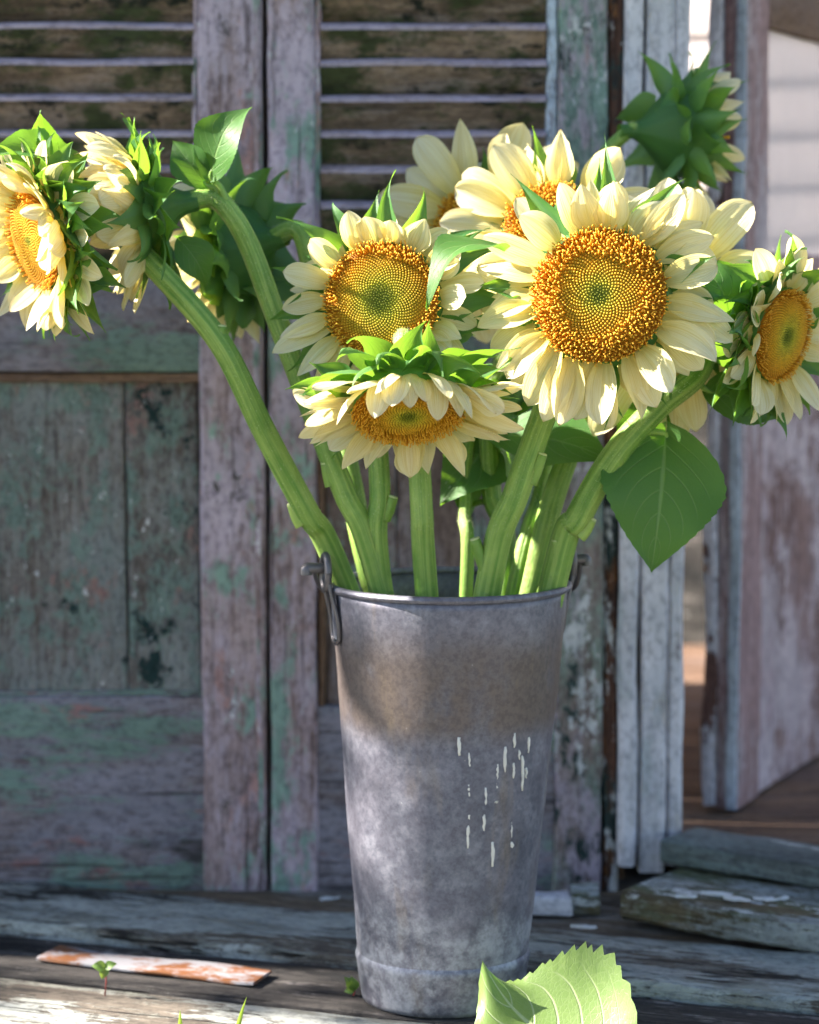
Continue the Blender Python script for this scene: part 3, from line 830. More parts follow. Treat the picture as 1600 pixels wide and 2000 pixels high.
def petal_prof2(t):
    b = 0.5 + 0.5 * math.sin(min(1, t / 0.5) * pi / 2)
    e = 1.0 if t < 0.62 else max(0.0, 1 - ((t - 0.62) / 0.38) ** 2.4) ** 0.7
    return max(0.05, b * e)
def petal_prof3(t):
    b = 0.45 + 0.55 * math.sin(min(1, t / 0.35) * pi / 2)
    e = 1.0 if t < 0.35 else max(0.0, 1 - ((t - 0.35) / 0.65) ** 1.7) ** 0.9
    return max(0.03, b * e)
PROFS = [petal_prof, petal_prof, petal_prof2, petal_prof3]
def bract_prof(t):
    if t < 0.25: return 0.75 + 0.25 * math.sin(t / 0.25 * pi / 2)
    x = (t - 0.25) / 0.75
    return max(0.02, (1 - x ** 1.1) ** 1.75 * 0.88 + 0.12 * (1 - x))
def head_frame(n):
    n = V(n).normalized()
    up = V((0, 0, 1)) - n * n.z
    if up.length < 1e-3: up = V((0, 1, 0))
    up.normalize()
    return n, up, up.cross(n)

def disc_florets(C, n, up, rt, R, N, rho_open, green, rnd):
    vs_, fs, cs = [], [], []
    def lerp(a, b, t): return tuple(a[i] + (b[i] - a[i]) * t for i in range(3))
    stops = [(0.0, (0.20, 0.24, 0.025)), (green * 0.5, (0.24, 0.28, 0.03)), (green * 1.0, (0.58, 0.52, 0.05)), (min(0.8, green * 2.2), (0.74, 0.43, 0.025)), (0.85, (0.68, 0.29, 0.012)), (1.01, (0.60, 0.23, 0.010))]
    def colr(r):
        for i in range(len(stops) - 1):
            if r <= stops[i + 1][0]:
                return lerp(stops[i][1], stops[i + 1][1], (r - stops[i][0]) / max(1e-6, stops[i + 1][0] - stops[i][0]))
        return stops[-1][1]
    def hgt(r): return 0.010 * R / 0.06 * (1 - 0.15 * math.exp(-(r / 0.25) ** 2) - r ** 3.5 * 0.9)
    # base surface
    NR, NS = 10, 40
    for i in range(NR + 1):
        r = i / NR
        for k in range(NS):
            a = 2 * pi * k / NS
            vs_.append(C + (rt * math.cos(a) + up * math.sin(a)) * (r * R) + n * (hgt(r) - 0.0012))
            c = colr(r); cs.append(tuple(x * 0.8 for x in c))
    for i in range(NR):
        for k in range(NS):
            k2 = (k + 1) % NS
            fs.append((i * NS + k, (i + 1) * NS + k, (i + 1) * NS + k2, i * NS + k2))
    sp = R * math.sqrt(pi / N)
    ga = pi * (3 - math.sqrt(5))
    for q in range(N):
        r = math.sqrt((q + 0.5) / N)
        a = q * ga
        e = rt * math.cos(a) + up * math.sin(a)
        tg = n.cross(e)
        slope = -(hgt(r + 0.01) - hgt(r - 0.01)) / (0.02 * R)
        ax = (n + e * slope * 0.8).normalized()
        b = C + e * (r * R) + n * hgt(r)
        o = len(vs_)
        c = colr(r)
        jit = 0.85 + 0.3 * rnd.random()
        c = tuple(x * jit for x in c)
        edge = rho_open + 0.06 * math.sin(3 * a + 1) + 0.05 * (rnd.random() - 0.5)
        if r < edge:
            h = sp * (0.75 if r > green else 0.95)
            w_ = sp * (0.44 if r > green else 0.30)
            tip = lerp(c, (0.75, 0.55, 0.06), 0.30 if r > green else 0.12)
            lean = (tg * (rnd.random() - 0.5) + e * (rnd.random() - 0.5)) * (0.25 if r > green else 0.9)
            for lev, (hh, ww, cc) in enumerate(((-0.3, 0.9, tuple(x * 0.65 for x in c)), (0.45, 1.0, c), (0.95, 0.55, tip))):
                for k in range(5):
                    t = 2 * pi * k / 5 + a
                    vs_.append(b + (e * math.cos(t) + tg * math.sin(t)) * (w_ * ww) + (ax + lean * 0.5) * (h * hh))
                    cs.append(cc)
            for lev in range(2):
                for k in range(5):
                    k2 = (k + 1) % 5
                    fs.append((o + lev * 5 + k, o + lev * 5 + k2, o + lev * 5 + 5 + k2, o + lev * 5 + 5 + k))
            fs.append(tuple(o + 10 + k for k in range(5)))
        else:
            h = sp * (1.5 + 1.1 * rnd.random()) * (0.8 + 0.3 * r)
            w_ = sp * 0.27
            lean = tg * (rnd.random() - 0.5) * 1.1 + e * (rnd.random() - 0.25) * 1.1
            axl = (ax + lean * 0.55).normalized()
            dk = tuple(x * 0.8 for x in c)
            tip = lerp(c, (0.90, 0.52, 0.05), 0.8)
            lv = ((-0.2, 1.25, dk), (0.55, 0.9, c), (0.9, 0.8, tip), (1.12, 1.15, tip))
            side = (tg * (rnd.random() - 0.5) + e * (rnd.random() - 0.5)) * sp * 0.9
            for li, (hh, ww, cc) in enumerate(lv):
                for k in range(4):
                    t = 2 * pi * k / 4 + a
                    vs_.append(b + (e * math.cos(t) + tg * math.sin(t)) * (w_ * ww) + axl * (h * hh) + (side if li == 3 else V((0, 0, 0))))
                    cs.append(cc)
            for li in range(3):
                for k in range(4):
                    k2 = (k + 1) % 4
                    fs.append((o + li * 4 + k, o + li * 4 + k2, o + li * 4 + 4 + k2, o + li * 4 + 4 + k))
            fs.append(tuple(o + 12 + k for k in range(4)))
    return vs_, fs, cs

def leaf_mesh(B, T, N, W, bend=0.02, fold=(0.3, 0.3), wave=0.02, serr=0.05, teeth=15, curltip=0.0, ph=0.0, cord=0.28, rows=46, cols=10, arch=0.0):
    """heart-shaped toothed leaf from base B to tip T; N = side the upper face looks to"""
    B = V(B); T = V(T); N = V(N)
    ax = (T - B); L = ax.length; ax.normalize()
    N = (N - ax * N.dot(ax)).normalized()
    S = ax.cross(N)
    vs_, fs, uv = [], [], []
    def wid(t):
        if t < cord: return math.sin(pi / 2 * t / cord) ** 0.55
        x = (t - cord) / (1 - cord)
        return max(0.0, (1 - x ** 1.35)) ** 1.05
    for i in range(rows + 1):
        t = i / rows
        c = B + ax * (L * t) + N * (bend * 4 * t * (1 - t)) + N * (curltip * max(0, t - 0.55) ** 2 * 5)
        wd = W * 0.5 * max(0.012, wid(t))
        tooth = (t * teeth) % 1.0
        for j in range(cols + 1):
            u = -1 + 2 * j / cols
            k = abs(u)
            fo = fold[0] if u < 0 else fold[1]
            ww = wd * k * (1 + (serr * (1 - tooth) if k > 0.9 else 0))
            back = -0.10 * W * k * k * max(0, 1 - t / 0.3)        # lobes reach behind the base
            # halves fold progressively
            ang = fo * (0.55 + 0.45 * k)
            h = math.sin(ang) * ww + wave * W * math.sin(t * 11 + ph + (2.0 if u > 0 else 0)) * k * k - arch * W * k * k
            vs_.append(c + S * ((-1 if u < 0 else 1) * math.cos(ang) * ww) + N * h + ax * (back + 0.16 * ww * k))
            uv.append((0.5 + 0.5 * u, t))
    for i in range(rows):
        for j in range(cols):
            q = i * (cols + 1) + j
            fs.append((q, q + 1, q + cols + 2, q + cols + 1))
    return vs_, fs, uv

FL_CAT = 'sunflower'
def sunflower(label, c, n, R, stem, stem_r, base, petals, bracts, N=1100, rho_open=0.6, green=0.22, leaves=(), stubs=(), seed=1, neck=None, recep=1.0):
    rnd = random.Random(seed)
    C = P(*c)
    n, up, rt = head_frame(n)
    root = empty('sunflower', V((base[0], base[1], 0.05)) + BC * 1.0)
    tag(root, label, FL_CAT, 'sunflowers standing in the bucket')
    # --- stem
    back = C - n * 0.046 * recep
    pts = [V((base[0] + BC.x, base[1], 0.05))] + [P(*q) for q in stem]
    pts.append(C - n * (neck or 0.105))
    pts.append(back)
    path = catmull(pts, 9)
    def srad(t): return stem_r * (1.0 - 0.22 * t + 0.10 * max(0, t - 0.9) * 10)
    v_, f_ = tube(path, srad, 20, 0.045, 6)
    st = obj('stem', v_, f_, M_STEM, root, path[0], uvs=[(abs(2 * (q % 20) / 20 - 1), (q // 20) / len(path)) for q in range(len(v_))])
    # --- fuzz
    fr_ = frames(path)
    hv, hf = [], []
    for _ in range(2600):
        x = rnd.uniform(0.22, 0.995) * (len(path) - 1)
        i = int(x); fx_ = x - i
        p = path[i].lerp(path[min(i + 1, len(path) - 1)], fx_)
        t, a, b = fr_[i]
        th = rnd.uniform(0, 2 * pi)
        d = (a * math.cos(th) + b * math.sin(th))
        q = p + d * srad(x / (len(path) - 1)) * 0.98
        sd = t.cross(d) * 0.00020
        tip = q + (d + V((rnd.uniform(-.6, .6), rnd.uniform(-.6, .6), rnd.uniform(-.6, .6)))).normalized() * rnd.uniform(0.0012, 0.003)
        o = len(hv)
        hv += [q - sd, q + sd, tip]
        hf.append((o, o + 1, o + 2))
    obj('stem_hair', hv, hf, M_HAIR, st, path[0])['kind'] = 'stuff'
    # --- leaf stubs where leaves were stripped
    for (px, py, Y, dx, dz, ln) in stubs:
        p = P(px, py, Y)
        i = min(range(len(path)), key=lambda k: (path[k] - p).length)
        d = V((dx, -0.15, dz)).normalized()
        r0 = srad(i / len(path))
        q0 = path[i] + V((d.x, d.y, 0)).normalized() * r0 * 0.45 - V((0, 0, 0.012))
        pp = catmull([q0, q0 + d * ln * 0.5 + V((0, 0, 0.004)), q0 + d * ln + V((0, 0, 0.012))], 4)
        v_, f_ = tube(pp, lambda t: 0.0068 - 0.0018 * t, 9)
        so = obj('leaf_stub', v_, f_, M_STEM, root, q0)
        e1 = pp[-1]; dd = (pp[-1] - pp[-2]).normalized()
        v_, f_ = tube([e1 - dd * 0.0005, e1 + dd * 0.0012], 0.0047, 9)
        obj('cut_end', v_, f_, M_CUT, so, e1)
    # --- receptacle
    rs = srad(1.0)
    pr = [(R * 0.98, 0.0005), (R * 1.06, -0.006), (R * 1.03, -0.014), (R * 0.85, -0.024), (R * 0.55, -0.033), (max(rs * 1.5, R * 0.32), -0.040), (rs * 1.08, -0.048), (rs * 0.9, -0.060)]
    vs_, fs = [], []
    SEG = 36
    for (r, z) in pr:
        for k in range(SEG):
            a = 2 * pi * k / SEG
            rr = r * (1 + 0.025 * math.cos(9 * a))
            vs_.append(C + (rt * math.cos(a) + up * math.sin(a)) * rr + n * z * recep)
    for i in range(len(pr) - 1):
        for k in range(SEG):
            k2 = (k + 1) % SEG
            fs.append((i * SEG + k, (i + 1) * SEG + k, (i + 1) * SEG + k2, i * SEG + k2))
    obj('receptacle', vs_, fs, M_BRACT, root, C, uvs=[(abs(2 * (q % SEG) / SEG - 1), 0.1 * (q // SEG)) for q in range(len(vs_))])
    # --- disc
    if N:
        vs_, fs, cs = disc_florets(C, n, up, rt, R, N, rho_open, green, rnd)
        obj('disc', vs_, fs, M_DISC, root, C, cols=cs, smooth=True)['kind'] = 'stuff'
    # --- petals: rows of dict(n, L, W, e (elevation deg fn of angle), curl, grav, lf)
    for row in petals:
        m_ = row['n']
        for k in range(m_):
            a = 2 * pi * (k + row.get('off', 0.0) + rnd.uniform(-0.3, 0.3)) / m_
            deg = math.degrees(a) % 360
            if 'skip' in row and row['skip'](deg): continue
            e_ = rt * math.cos(a) + up * math.sin(a)
            el = row['e'](deg) if callable(row['e']) else row['e']
            el = math.radians(el + rnd.gauss(0, row.get('ej', 9)))
            lf = row['lf'](deg) if 'lf' in row else 1.0
            L = row['L'] * lf * rnd.uniform(0.84, 1.14)
            W = row['W'] * rnd.uniform(0.78, 1.15)
            d = e_ * math.cos(el) + n * math.sin(el)
            d = (d + n.cross(e_) * rnd.gauss(0, 0.14)).normalized()
            nr = n * math.cos(el) - e_ * math.sin(el)
            b = C + e_ * (R * row.get('rf', 1.0)) + n * row.get('z', -0.003)
            c0, c1 = row.get('curl', (0.2, -0.2))
            crl = (c0 + rnd.gauss(0, 0.35), c1 + rnd.gauss(0, 0.6))
            vs_, fs, uv = blade(b, d, nr, L, W, rnd.choice(PROFS), 13, 12, crl, (row['grav'](deg) if callable(row.get('grav')) else row.get('grav', 0.25)) * rnd.uniform(0.6, 1.4), rnd.uniform(0.05, 0.5) * row.get('cup', 1.0), 0.026, rnd.gauss(0, row.get('tw', 0.45)), 0.012 * rnd.random() + 0.004, rnd.uniform(0, 6), rnd.gauss(0, 0.03))
            obj('petal', vs_, fs, M_PETAL, root, b, uvs=uv)
    # --- bracts
    for row in bracts:
        m_ = row['n']
        for k in range(m_):
            a = 2 * pi * (k + row.get('off', 0.0) + rnd.uniform(-0.25, 0.25)) / m_
            deg = math.degrees(a) % 360
            if 'skip' in row and row['skip'](deg): continue
            e_ = rt * math.cos(a) + up * math.sin(a)
            el = row['e'](deg) if callable(row['e']) else row['e']
            el = math.radians(el + rnd.gauss(0, row.get('ej', 12)))
            L = row['L'] * (row['lf'](deg) if 'lf' in row else 1.0) * rnd.uniform(0.75, 1.2)
            W = row['W'] * 1.22 * rnd.uniform(0.8, 1.15)
            d = e_ * math.cos(el) + n * math.sin(el)
            d = (d + n.cross(e_) * rnd.gauss(0, 0.18)).normalized()
            nr = n * math.cos(el) - e_ * math.sin(el)
            b = C + e_ * (R * row.get('rf', 1.03)) + n * row.get('z', -0.012)
            c0, c1 = row.get('curl', (0.5, -1.4))
            crl = (c0 + rnd.gauss(0, 0.5), c1 + rnd.gauss(0, 1.1))
            vs_, fs, uv = blade(b, d, nr, L, W, bract_prof, 18, 6, crl, row['grav'](deg) if callable(row.get('grav')) else row.get('grav', 0.15), rnd.uniform(0.15, 0.7), 0.012, rnd.gauss(0, 0.7), 0.035 * rnd.random(), rnd.uniform(0, 6), rnd.gauss(0, 0.07), rnd.gauss(0, 3.2))
            obj('bract', vs_, fs, M_BRACT, root, b, uvs=uv)
    # --- leaves
    for lf in leaves:
        B, T = P(*lf['b']), P(*lf['t'])
        kw = {k: lf[k] for k in ('bend', 'fold', 'wave', 'serr', 'teeth', 'curltip', 'cord', 'arch') if k in lf}
        vs_, fs, uv = leaf_mesh(B, T, lf['n'], lf['w'], ph=rnd.uniform(0, 6), **kw)
        lo = obj('leaf', vs_, fs, M_LEAF, root, B, uvs=uv)
        if 'from' in lf:
            A = P(*lf['from'])
            i = min(range(len(path)), key=lambda k: (path[k] - A).length)
            A = path[i]
            axl = (T - B).normalized()
            pp = catmull([A, A.lerp(B, 0.5) + V((0, 0, 0.006)), B, B + axl * (T - B).length * 0.12], 6)
            v_, f_ = tube(pp, lambda t: 0.0042 - 0.0024 * t, 8)
            obj('petiole', v_, f_, M_STEM, lo, B)
    return root

def near(a, b): return abs((a - b + 180) % 360 - 180)
def bump_at(deg, c, w): return max(0.0, 1 - near(deg, c) / w)

# main open flower, facing the camera
sunflower('widest open sunflower facing forward, round orange disc with small green centre', (1172, 578, -0.135), (-0.20, -0.96, 0.16), 0.0590,
          [(955, 1140, -0.062), (1010, 960, -0.075), (1078, 770, -0.062), (1140, 640, -0.05)], 0.0128, (-0.01, -0.035),
          [dict(n=22, L=0.058, W=0.028, e=lambda d: -8 + 20 * bump_at(d, 95, 70), grav=0.18, lf=lambda d: 0.98 - 0.25 * bump_at(d, 90, 60), z=-0.002),
           dict(n=23, off=.5, L=0.060, W=0.028, e=lambda d: -22 + 20 * bump_at(d, 95, 70), grav=0.22, lf=lambda d: 1.0 - 0.2 * bump_at(d, 90, 60), z=-0.006)],
          [dict(n=17, L=0.062, W=0.021, e=lambda d: -24 + 22 * bump_at(d, 90, 80), z=-0.011, lf=lambda d: 0.9 + 0.45 * bump_at(d, 90, 80)), dict(n=10, off=.5, L=0.060, W=0.022, e=-38, z=-0.017, lf=lambda d: 0.9 + 0.2 * bump_at(d, 100, 80))],
          N=1500, rho_open=0.60, green=0.17, seed=21, stubs=[(945, 1085, -0.06, -0.5, 0.85, 0.024), (1052, 925, -0.075, 0.6, 0.8, 0.018)],
          leaves=[dict(b=(985, 492, -0.150), t=(828, 585, -0.195), n=(-0.30, -0.50, 0.8), w=0.056, bend=0.026, fold=(0.30, 0.2), wave=0.05, curltip=-0.01)])

# open flower with the broad green heart
sunflower('open sunflower with broad yellow-green disc centre above the drooping bloom', (746, 588, -0.085), (-0.22, -0.96, 0.13), 0.0525,
          [(745, 1140, -0.03), (742, 960, -0.03), (735, 800, -0.01), (740, 660, 0.005)], 0.0105, (0.0, -0.02),
          [dict(n=18, L=0.046, W=0.025, e=lambda d: -10 + 34 * bump_at(d, 90, 75) + 22 * bump_at(d, 0, 60), curl=(0.2, 0.3), grav=0.25, lf=lambda d: 1.0 - 0.42 * bump_at(d, 80, 70) - 0.35 * bump_at(d, 350, 60) + 0.15 * bump_at(d, 230, 60)),
           dict(n=18, off=.5, L=0.048, W=0.025, e=lambda d: -22 + 26 * bump_at(d, 90, 75), grav=0.3, lf=lambda d: 1.0 - 0.35 * bump_at(d, 80, 70) - 0.3 * bump_at(d, 350, 60) + 0.18 * bump_at(d, 230, 60), z=-0.006)],
          [dict(n=16, L=0.060, W=0.021, e=lambda d: -20 + 18 * bump_at(d, 90, 90), z=-0.011, lf=lambda d: 1 + 0.3 * bump_at(d, 90, 90)), dict(n=12, off=.5, L=0.060, W=0.022, e=-32, z=-0.017)],
          N=1500, rho_open=0.80, green=0.30, seed=5, stubs=[(758, 985, -0.03, 0.7, 0.7, 0.012)])

# low nodding flower
sunflower('nodding sunflower with petals drooping like a skirt over its half-hidden disc', (797, 800, -0.165), (0.05, -0.58, -0.82), 0.0480,
          [(832, 1140, -0.045), (824, 1000, -0.05), (815, 850, -0.03), (800, 740, -0.035), (795, 705, -0.07)], 0.0110, (0.012, -0.03),
          [dict(n=20, L=0.054, W=0.023, e=lambda d: 6 + 30 * bump_at(d, 90, 80), grav=lambda d: 0.55 + 2.2 * bump_at(d, 90, 80), curl=(0.0, -0.1), lf=lambda d: 0.95 - 0.25 * bump_at(d, 90, 50) + 0.12 * bump_at(d, 270, 90)),
           dict(n=22, off=.5, L=0.058, W=0.023, e=lambda d: -8 + 25 * bump_at(d, 90, 80), grav=lambda d: 0.6 + 1.9 * bump_at(d, 90, 80), z=-0.006, curl=(0.0, -0.2), lf=lambda d: 0.95 - 0.15 * bump_at(d, 90, 50) + 0.1 * bump_at(d, 270, 90))],
          [dict(n=17, L=0.052, W=0.024, e=-10, z=-0.012, grav=lambda d: 0.5 + 1.7 * bump_at(d, 90, 100), curl=(-0.4, 0.4)), dict(n=13, off=.5, L=0.056, W=0.027, e=-24, z=-0.019, grav=lambda d: 0.5 + 1.5 * bump_at(d, 90, 100), curl=(-0.6, 0.4)), dict(n=9, off=.2, L=0.046, W=0.026, e=-48, rf=0.95, z=-0.024, grav=1.2, curl=(0.2, 0.3))],
          N=1200, rho_open=0.58, green=0.2, seed=8, neck=0.075)

# far-left drooping head turned aside
sunflower('side-turned sunflower on the longest leaning stem, curled leaf above its brown disc', (70, 468, -0.06), (-0.80, -0.55, -0.22), 0.0440,
          [(668, 1130, 0.0), (600, 1000, -0.02), (515, 840, -0.035), (430, 670, -0.045), (310, 530, -0.035), (248, 470, -0.022)], 0.0125, (0.035, 0.01),
          [dict(n=16, L=0.044, W=0.027, e=lambda d: 40, grav=0.3, curl=(0.5, 0.5)),
           dict(n=17, off=.5, L=0.050, W=0.028, e=20, grav=0.35, curl=(0.3, 0.3), z=-0.005),
           dict(n=15, off=.2, L=0.052, W=0.028, e=-14, grav=0.4, curl=(0.1, 0.3), z=-0.008)],
          [dict(n=16, L=0.052, W=0.029, e=8, rf=1.08, z=-0.012, grav=0.4), dict(n=15, off=.5, L=0.056, W=0.032, e=-8, rf=1.06, z=-0.018, grav=0.5), dict(n=12, off=.3, L=0.050, W=0.032, e=-24, rf=0.95, z=-0.026, grav=0.6), dict(n=16, off=.7, L=0.050, W=0.030, e=24, rf=1.2, z=-0.016, grav=0.4, curl=(0.3, -1.4), skip=lambda d: 110 < d < 260)],
          N=900, rho_open=0.9, green=0.1, seed=3, neck=0.08, stubs=[(425, 655, -0.045, 0.35, 0.9, 0.008), (598, 995, -0.02, -0.7, 0.6, 0.012)],
          leaves=[dict(b=(110, 370, -0.02), t=(-20, 290, -0.08), n=(0.25, -0.55, 0.75), w=0.075, bend=0.02, fold=(0.5, 0.3), wave=0.06, curltip=-0.02),
                  dict(b=(130, 380, -0.01), t=(62, 222, -0.02), n=(0.5, -0.8, 0.1), w=0.06, bend=-0.012, fold=(0.4, 0.4), wave=0.06, curltip=0.02)])

# profile head
sunflower('side-on sunflower on an arched stem, bright petals closed forward, pale leaf pair above', (262, 412, 0.0), (-0.96, -0.12, -0.16), 0.0440,
          [(738, 1130, -0.03), (672, 960, -0.03), (605, 790, -0.02), (540, 620, -0.01), (492, 492, 0.0), (456, 424, 0.0)], 0.0115, (0.025, -0.015),
          [dict(n=15, L=0.052, W=0.028, e=48, grav=0.12, curl=(0.2, 0.2)), dict(n=17, off=.5, L=0.056, W=0.029, e=30, grav=0.15, curl=(0.5, 0.4), z=-0.005), dict(n=14, off=.2, L=0.052, W=0.029, e=14, grav=0.15, curl=(0.8, 0.6), z=-0.008)],
          [dict(n=16, L=0.050, W=0.026, e=18, z=-0.012, grav=0.1, curl=(0.7, 0.2)), dict(n=14, off=.5, L=0.052, W=0.028, e=-8, z=-0.019, grav=0.15, curl=(1.0, -0.6)), dict(n=11, off=.3, L=0.042, W=0.028, e=-25, rf=0.9, z=-0.026, grav=0.15, curl=(1.2, -0.2))],
          N=500, rho_open=0.9, green=0.1, seed=14, neck=0.075, stubs=[(545, 630, -0.01, 0.15, 0.95, 0.006), (618, 935, -0.02, -0.5, 0.8, 0.010)],
          leaves=[dict(b=(412, 345, 0.0), t=(466, 205, -0.015), n=(-0.50, -0.82, 0.2), w=0.056, bend=0.006, fold=(0.35, 0.2), wave=0.03, curltip=-0.02, cord=0.45, **{'from': (445, 420, 0.0)}),
                  dict(b=(405, 362, 0.005), t=(338, 275, 0.01), n=(-0.55, -0.6, 0.6), w=0.040, bend=0.004, fold=(0.5, 0.4), wave=0.03, cord=0.45, **{'from': (430, 402, 0.0)}),
                  dict(b=(352, 470, 0.0), t=(405, 560, 0.01), n=(0.4, -0.9, 0.1), w=0.040, bend=0.01, fold=(0.3, 0.3), wave=0.04)])

# blurred green back of a head behind
sunflower('sunflower head seen from its green back, behind the arched stem', (445, 492, 0.15), (-0.80, 0.50, -0.20), 0.0470,
          [(722, 1120, 0.045), (690, 960, 0.07), (645, 740, 0.10), (618, 590, 0.10)], 0.0115, (0.02, 0.03),
          [dict(n=17, L=0.048, W=0.027, e=25, grav=0.2), dict(n=15, off=.5, L=0.05, W=0.027, e=5, grav=0.2, z=-0.006)],
          [dict(n=17, L=0.050, W=0.030, e=22, z=-0.012, grav=0.1, curl=(0.4, -1.2)), dict(n=15, off=.5, L=0.050, W=0.032, e=0, z=-0.019, curl=(0.2, -1.0)), dict(n=12, off=.3, L=0.050, W=0.030, e=-35, rf=0.88, z=-0.027)],
          N=300, rho_open=0.9, green=0.1, seed=33, neck=0.09, recep=1.2)

# two behind the main flower
sunflower('pale sunflower tilted away beside the shutter slats, standing behind its neighbours', (938, 455, 0.13), (-0.45, -0.88, 0.10), 0.0490,
          [(912, 1130, 0.03), (908, 1000, 0.05), (925, 820, 0.08), (1000, 640, 0.18)], 0.0065, (0.005, 0.03),
          [dict(n=12, L=0.066, W=0.032, e=4, grav=0.1, ej=12), dict(n=11, off=.5, L=0.066, W=0.032, e=-14, grav=0.12, z=-0.006, ej=12)],
          [dict(n=13, L=0.046, W=0.022, e=-20, z=-0.012), dict(n=8, off=.5, L=0.044, W=0.022, e=-40, z=-0.018)],
          N=900, rho_open=0.2, green=0.08, seed=41)
sunflower('sunflower with tall upright cream petals peeking over the widest bloom', (1082, 455, 0.04), (-0.05, -0.95, 0.30), 0.0480,
          [(985, 1130, 0.05), (960, 960, 0.06), (962, 760, 0.07), (1040, 620, 0.11)], 0.0100, (0.0, 0.02),
          [dict(n=12, L=0.062, W=0.034, e=lambda d: -4 + 22 * bump_at(d, 90, 80), grav=0.08), dict(n=11, off=.5, L=0.064, W=0.034, e=-8, grav=0.1, z=-0.006)],
          [dict(n=14, L=0.052, W=0.022, e=-10, z=-0.012), dict(n=9, off=.5, L=0.05, W=0.022, e=-35, z=-0.018)],
          N=1000, rho_open=0.35, green=0.1, seed=44,
          leaves=[dict(b=(1020, 880, 0.08), t=(885, 780, 0.03), n=(0.1, -0.75, 0.6), w=0.12, bend=0.015, fold=(0.2, 0.2), wave=0.05, **{'from': (962, 900, 0.06)}),
                  dict(b=(985, 835, 0.09), t=(860, 985, 0.05), n=(0.2, -0.8, 0.5), w=0.085, bend=0.012, fold=(0.25, 0.25), wave=0.05, **{'from': (960, 860, 0.06)}),
                  dict(b=(960, 800, 0.10), t=(1080, 770, 0.12), n=(0.0, -0.5, 0.85), w=0.085, bend=0.012, fold=(0.25, 0.25), wave=0.05, **{'from': (962, 800, 0.07)}),
                  dict(b=(925, 985, 0.08), t=(870, 950, 0.06), n=(0.1, -0.9, 0.3), w=0.045, bend=0.01, fold=(0.3, 0.3), wave=0.05, **{'from': (955, 1010, 0.06)})])
# behind-right of main
sunflower('sunflower mostly hidden behind the widest bloom, long yellow petals showing at its rim', (1312, 588, -0.01), (0.25, -0.95, 0.05), 0.0500,
          [(1040, 1135, 0.025), (1085, 960, 0.03), (1150, 800, 0.04), (1235, 690, 0.08)], 0.0115, (0.0, 0.0),
          [dict(n=13, L=0.066, W=0.034, e=2, grav=0.15), dict(n=13, off=.5, L=0.068, W=0.034, e=-14, grav=0.2, z=-0.006, lf=lambda d: 1 + 0.55 * bump_at(d, 255, 60))],
          [dict(n=14, L=0.048, W=0.022, e=-16, z=-0.012), dict(n=9, off=.5, L=0.046, W=0.022, e=-38, z=-0.018)],
          N=1000, rho_open=0.35, green=0.1, seed=52,
          leaves=[dict(b=(1320, 620, -0.055), t=(1448, 515, -0.06), n=(-0.2, -0.8, 0.55), w=0.070, bend=0.01, fold=(0.25, 0.25), wave=0.05, curltip=-0.01),
                  dict(b=(1418, 640, -0.07), t=(1362, 500, -0.09), n=(0.05, -0.85, 0.5), w=0.075, bend=0.02, fold=(0.3, 0.3), wave=0.05, curltip=-0.02),
                  dict(b=(975, 852, 0.03), t=(1190, 898, -0.01), n=(0.1, -0.75, 0.6), w=0.075, bend=0.012, fold=(0.2, 0.2), wave=0.02, cord=0.5, serr=0.02, **{'from': (1130, 830, 0.03)})])
# right-hand head turned aside
sunflower('sunflower turned aside with crumpled green bracts wrapping its yellow petals, by the open door', (1526, 655, -0.07), (0.76, -0.62, -0.18), 0.0425,
          [(1085, 1120, -0.035), (1130, 1010, -0.045), (1200, 890, -0.05), (1285, 795, -0.04), (1365, 725, -0.025)], 0.0130, (0.03, -0.02),
          [dict(n=16, L=0.042, W=0.025, e=lambda d: 14 + 18 * bump_at(d, 180, 80), grav=0.3, lf=lambda d: 0.9 + 0.25 * bump_at(d, 300, 90)),
           dict(n=16, off=.5, L=0.047, W=0.026, e=0, grav=0.3, z=-0.005)],
          [dict(n=15, L=0.046, W=0.027, e=18, z=-0.012, rf=1.10, grav=0.25, curl=(0.6, -1.2)), dict(n=14, off=.5, L=0.050, W=0.031, e=4, z=-0.018, rf=1.08, grav=0.3, curl=(0.6, -1.0)), dict(n=11, off=.3, L=0.048, W=0.031, e=-14, rf=0.95, z=-0.026, grav=0.4, curl=(0.6, -0.8)), dict(n=18, off=.7, L=0.052, W=0.030, e=40, rf=1.2, z=-0.016, grav=0.2, curl=(0.4, -1.6), skip=lambda d: not 75 < d < 285)],
          N=1200, rho_open=0.85, green=0.25, seed=63, neck=0.075, stubs=[(1140, 1045, -0.045, 0.85, 0.35, 0.012), (1072, 1095, -0.06, -0.1, 0.9, 0.012)],
          leaves=[dict(b=(1300, 848, -0.03), t=(1272, 1118, -0.06), n=(0.05, -0.93, 0.25), w=0.118, bend=0.012, fold=(0.14, 0.22), wave=0.03, cord=0.33, **{'from': (1225, 865, -0.05)}),
                  dict(b=(1385, 765, -0.015), t=(1525, 820, 0.0), n=(0.0, -0.75, 0.65), w=0.066, bend=0.006, fold=(0.25, 0.15), wave=0.04, **{'from': (1345, 765, -0.035)}),
                  dict(b=(1290, 800, 0.0), t=(1215, 885, 0.02), n=(0.1, -0.9, 0.3), w=0.06, bend=0.01, fold=(0.2, 0.2), wave=0.04)])
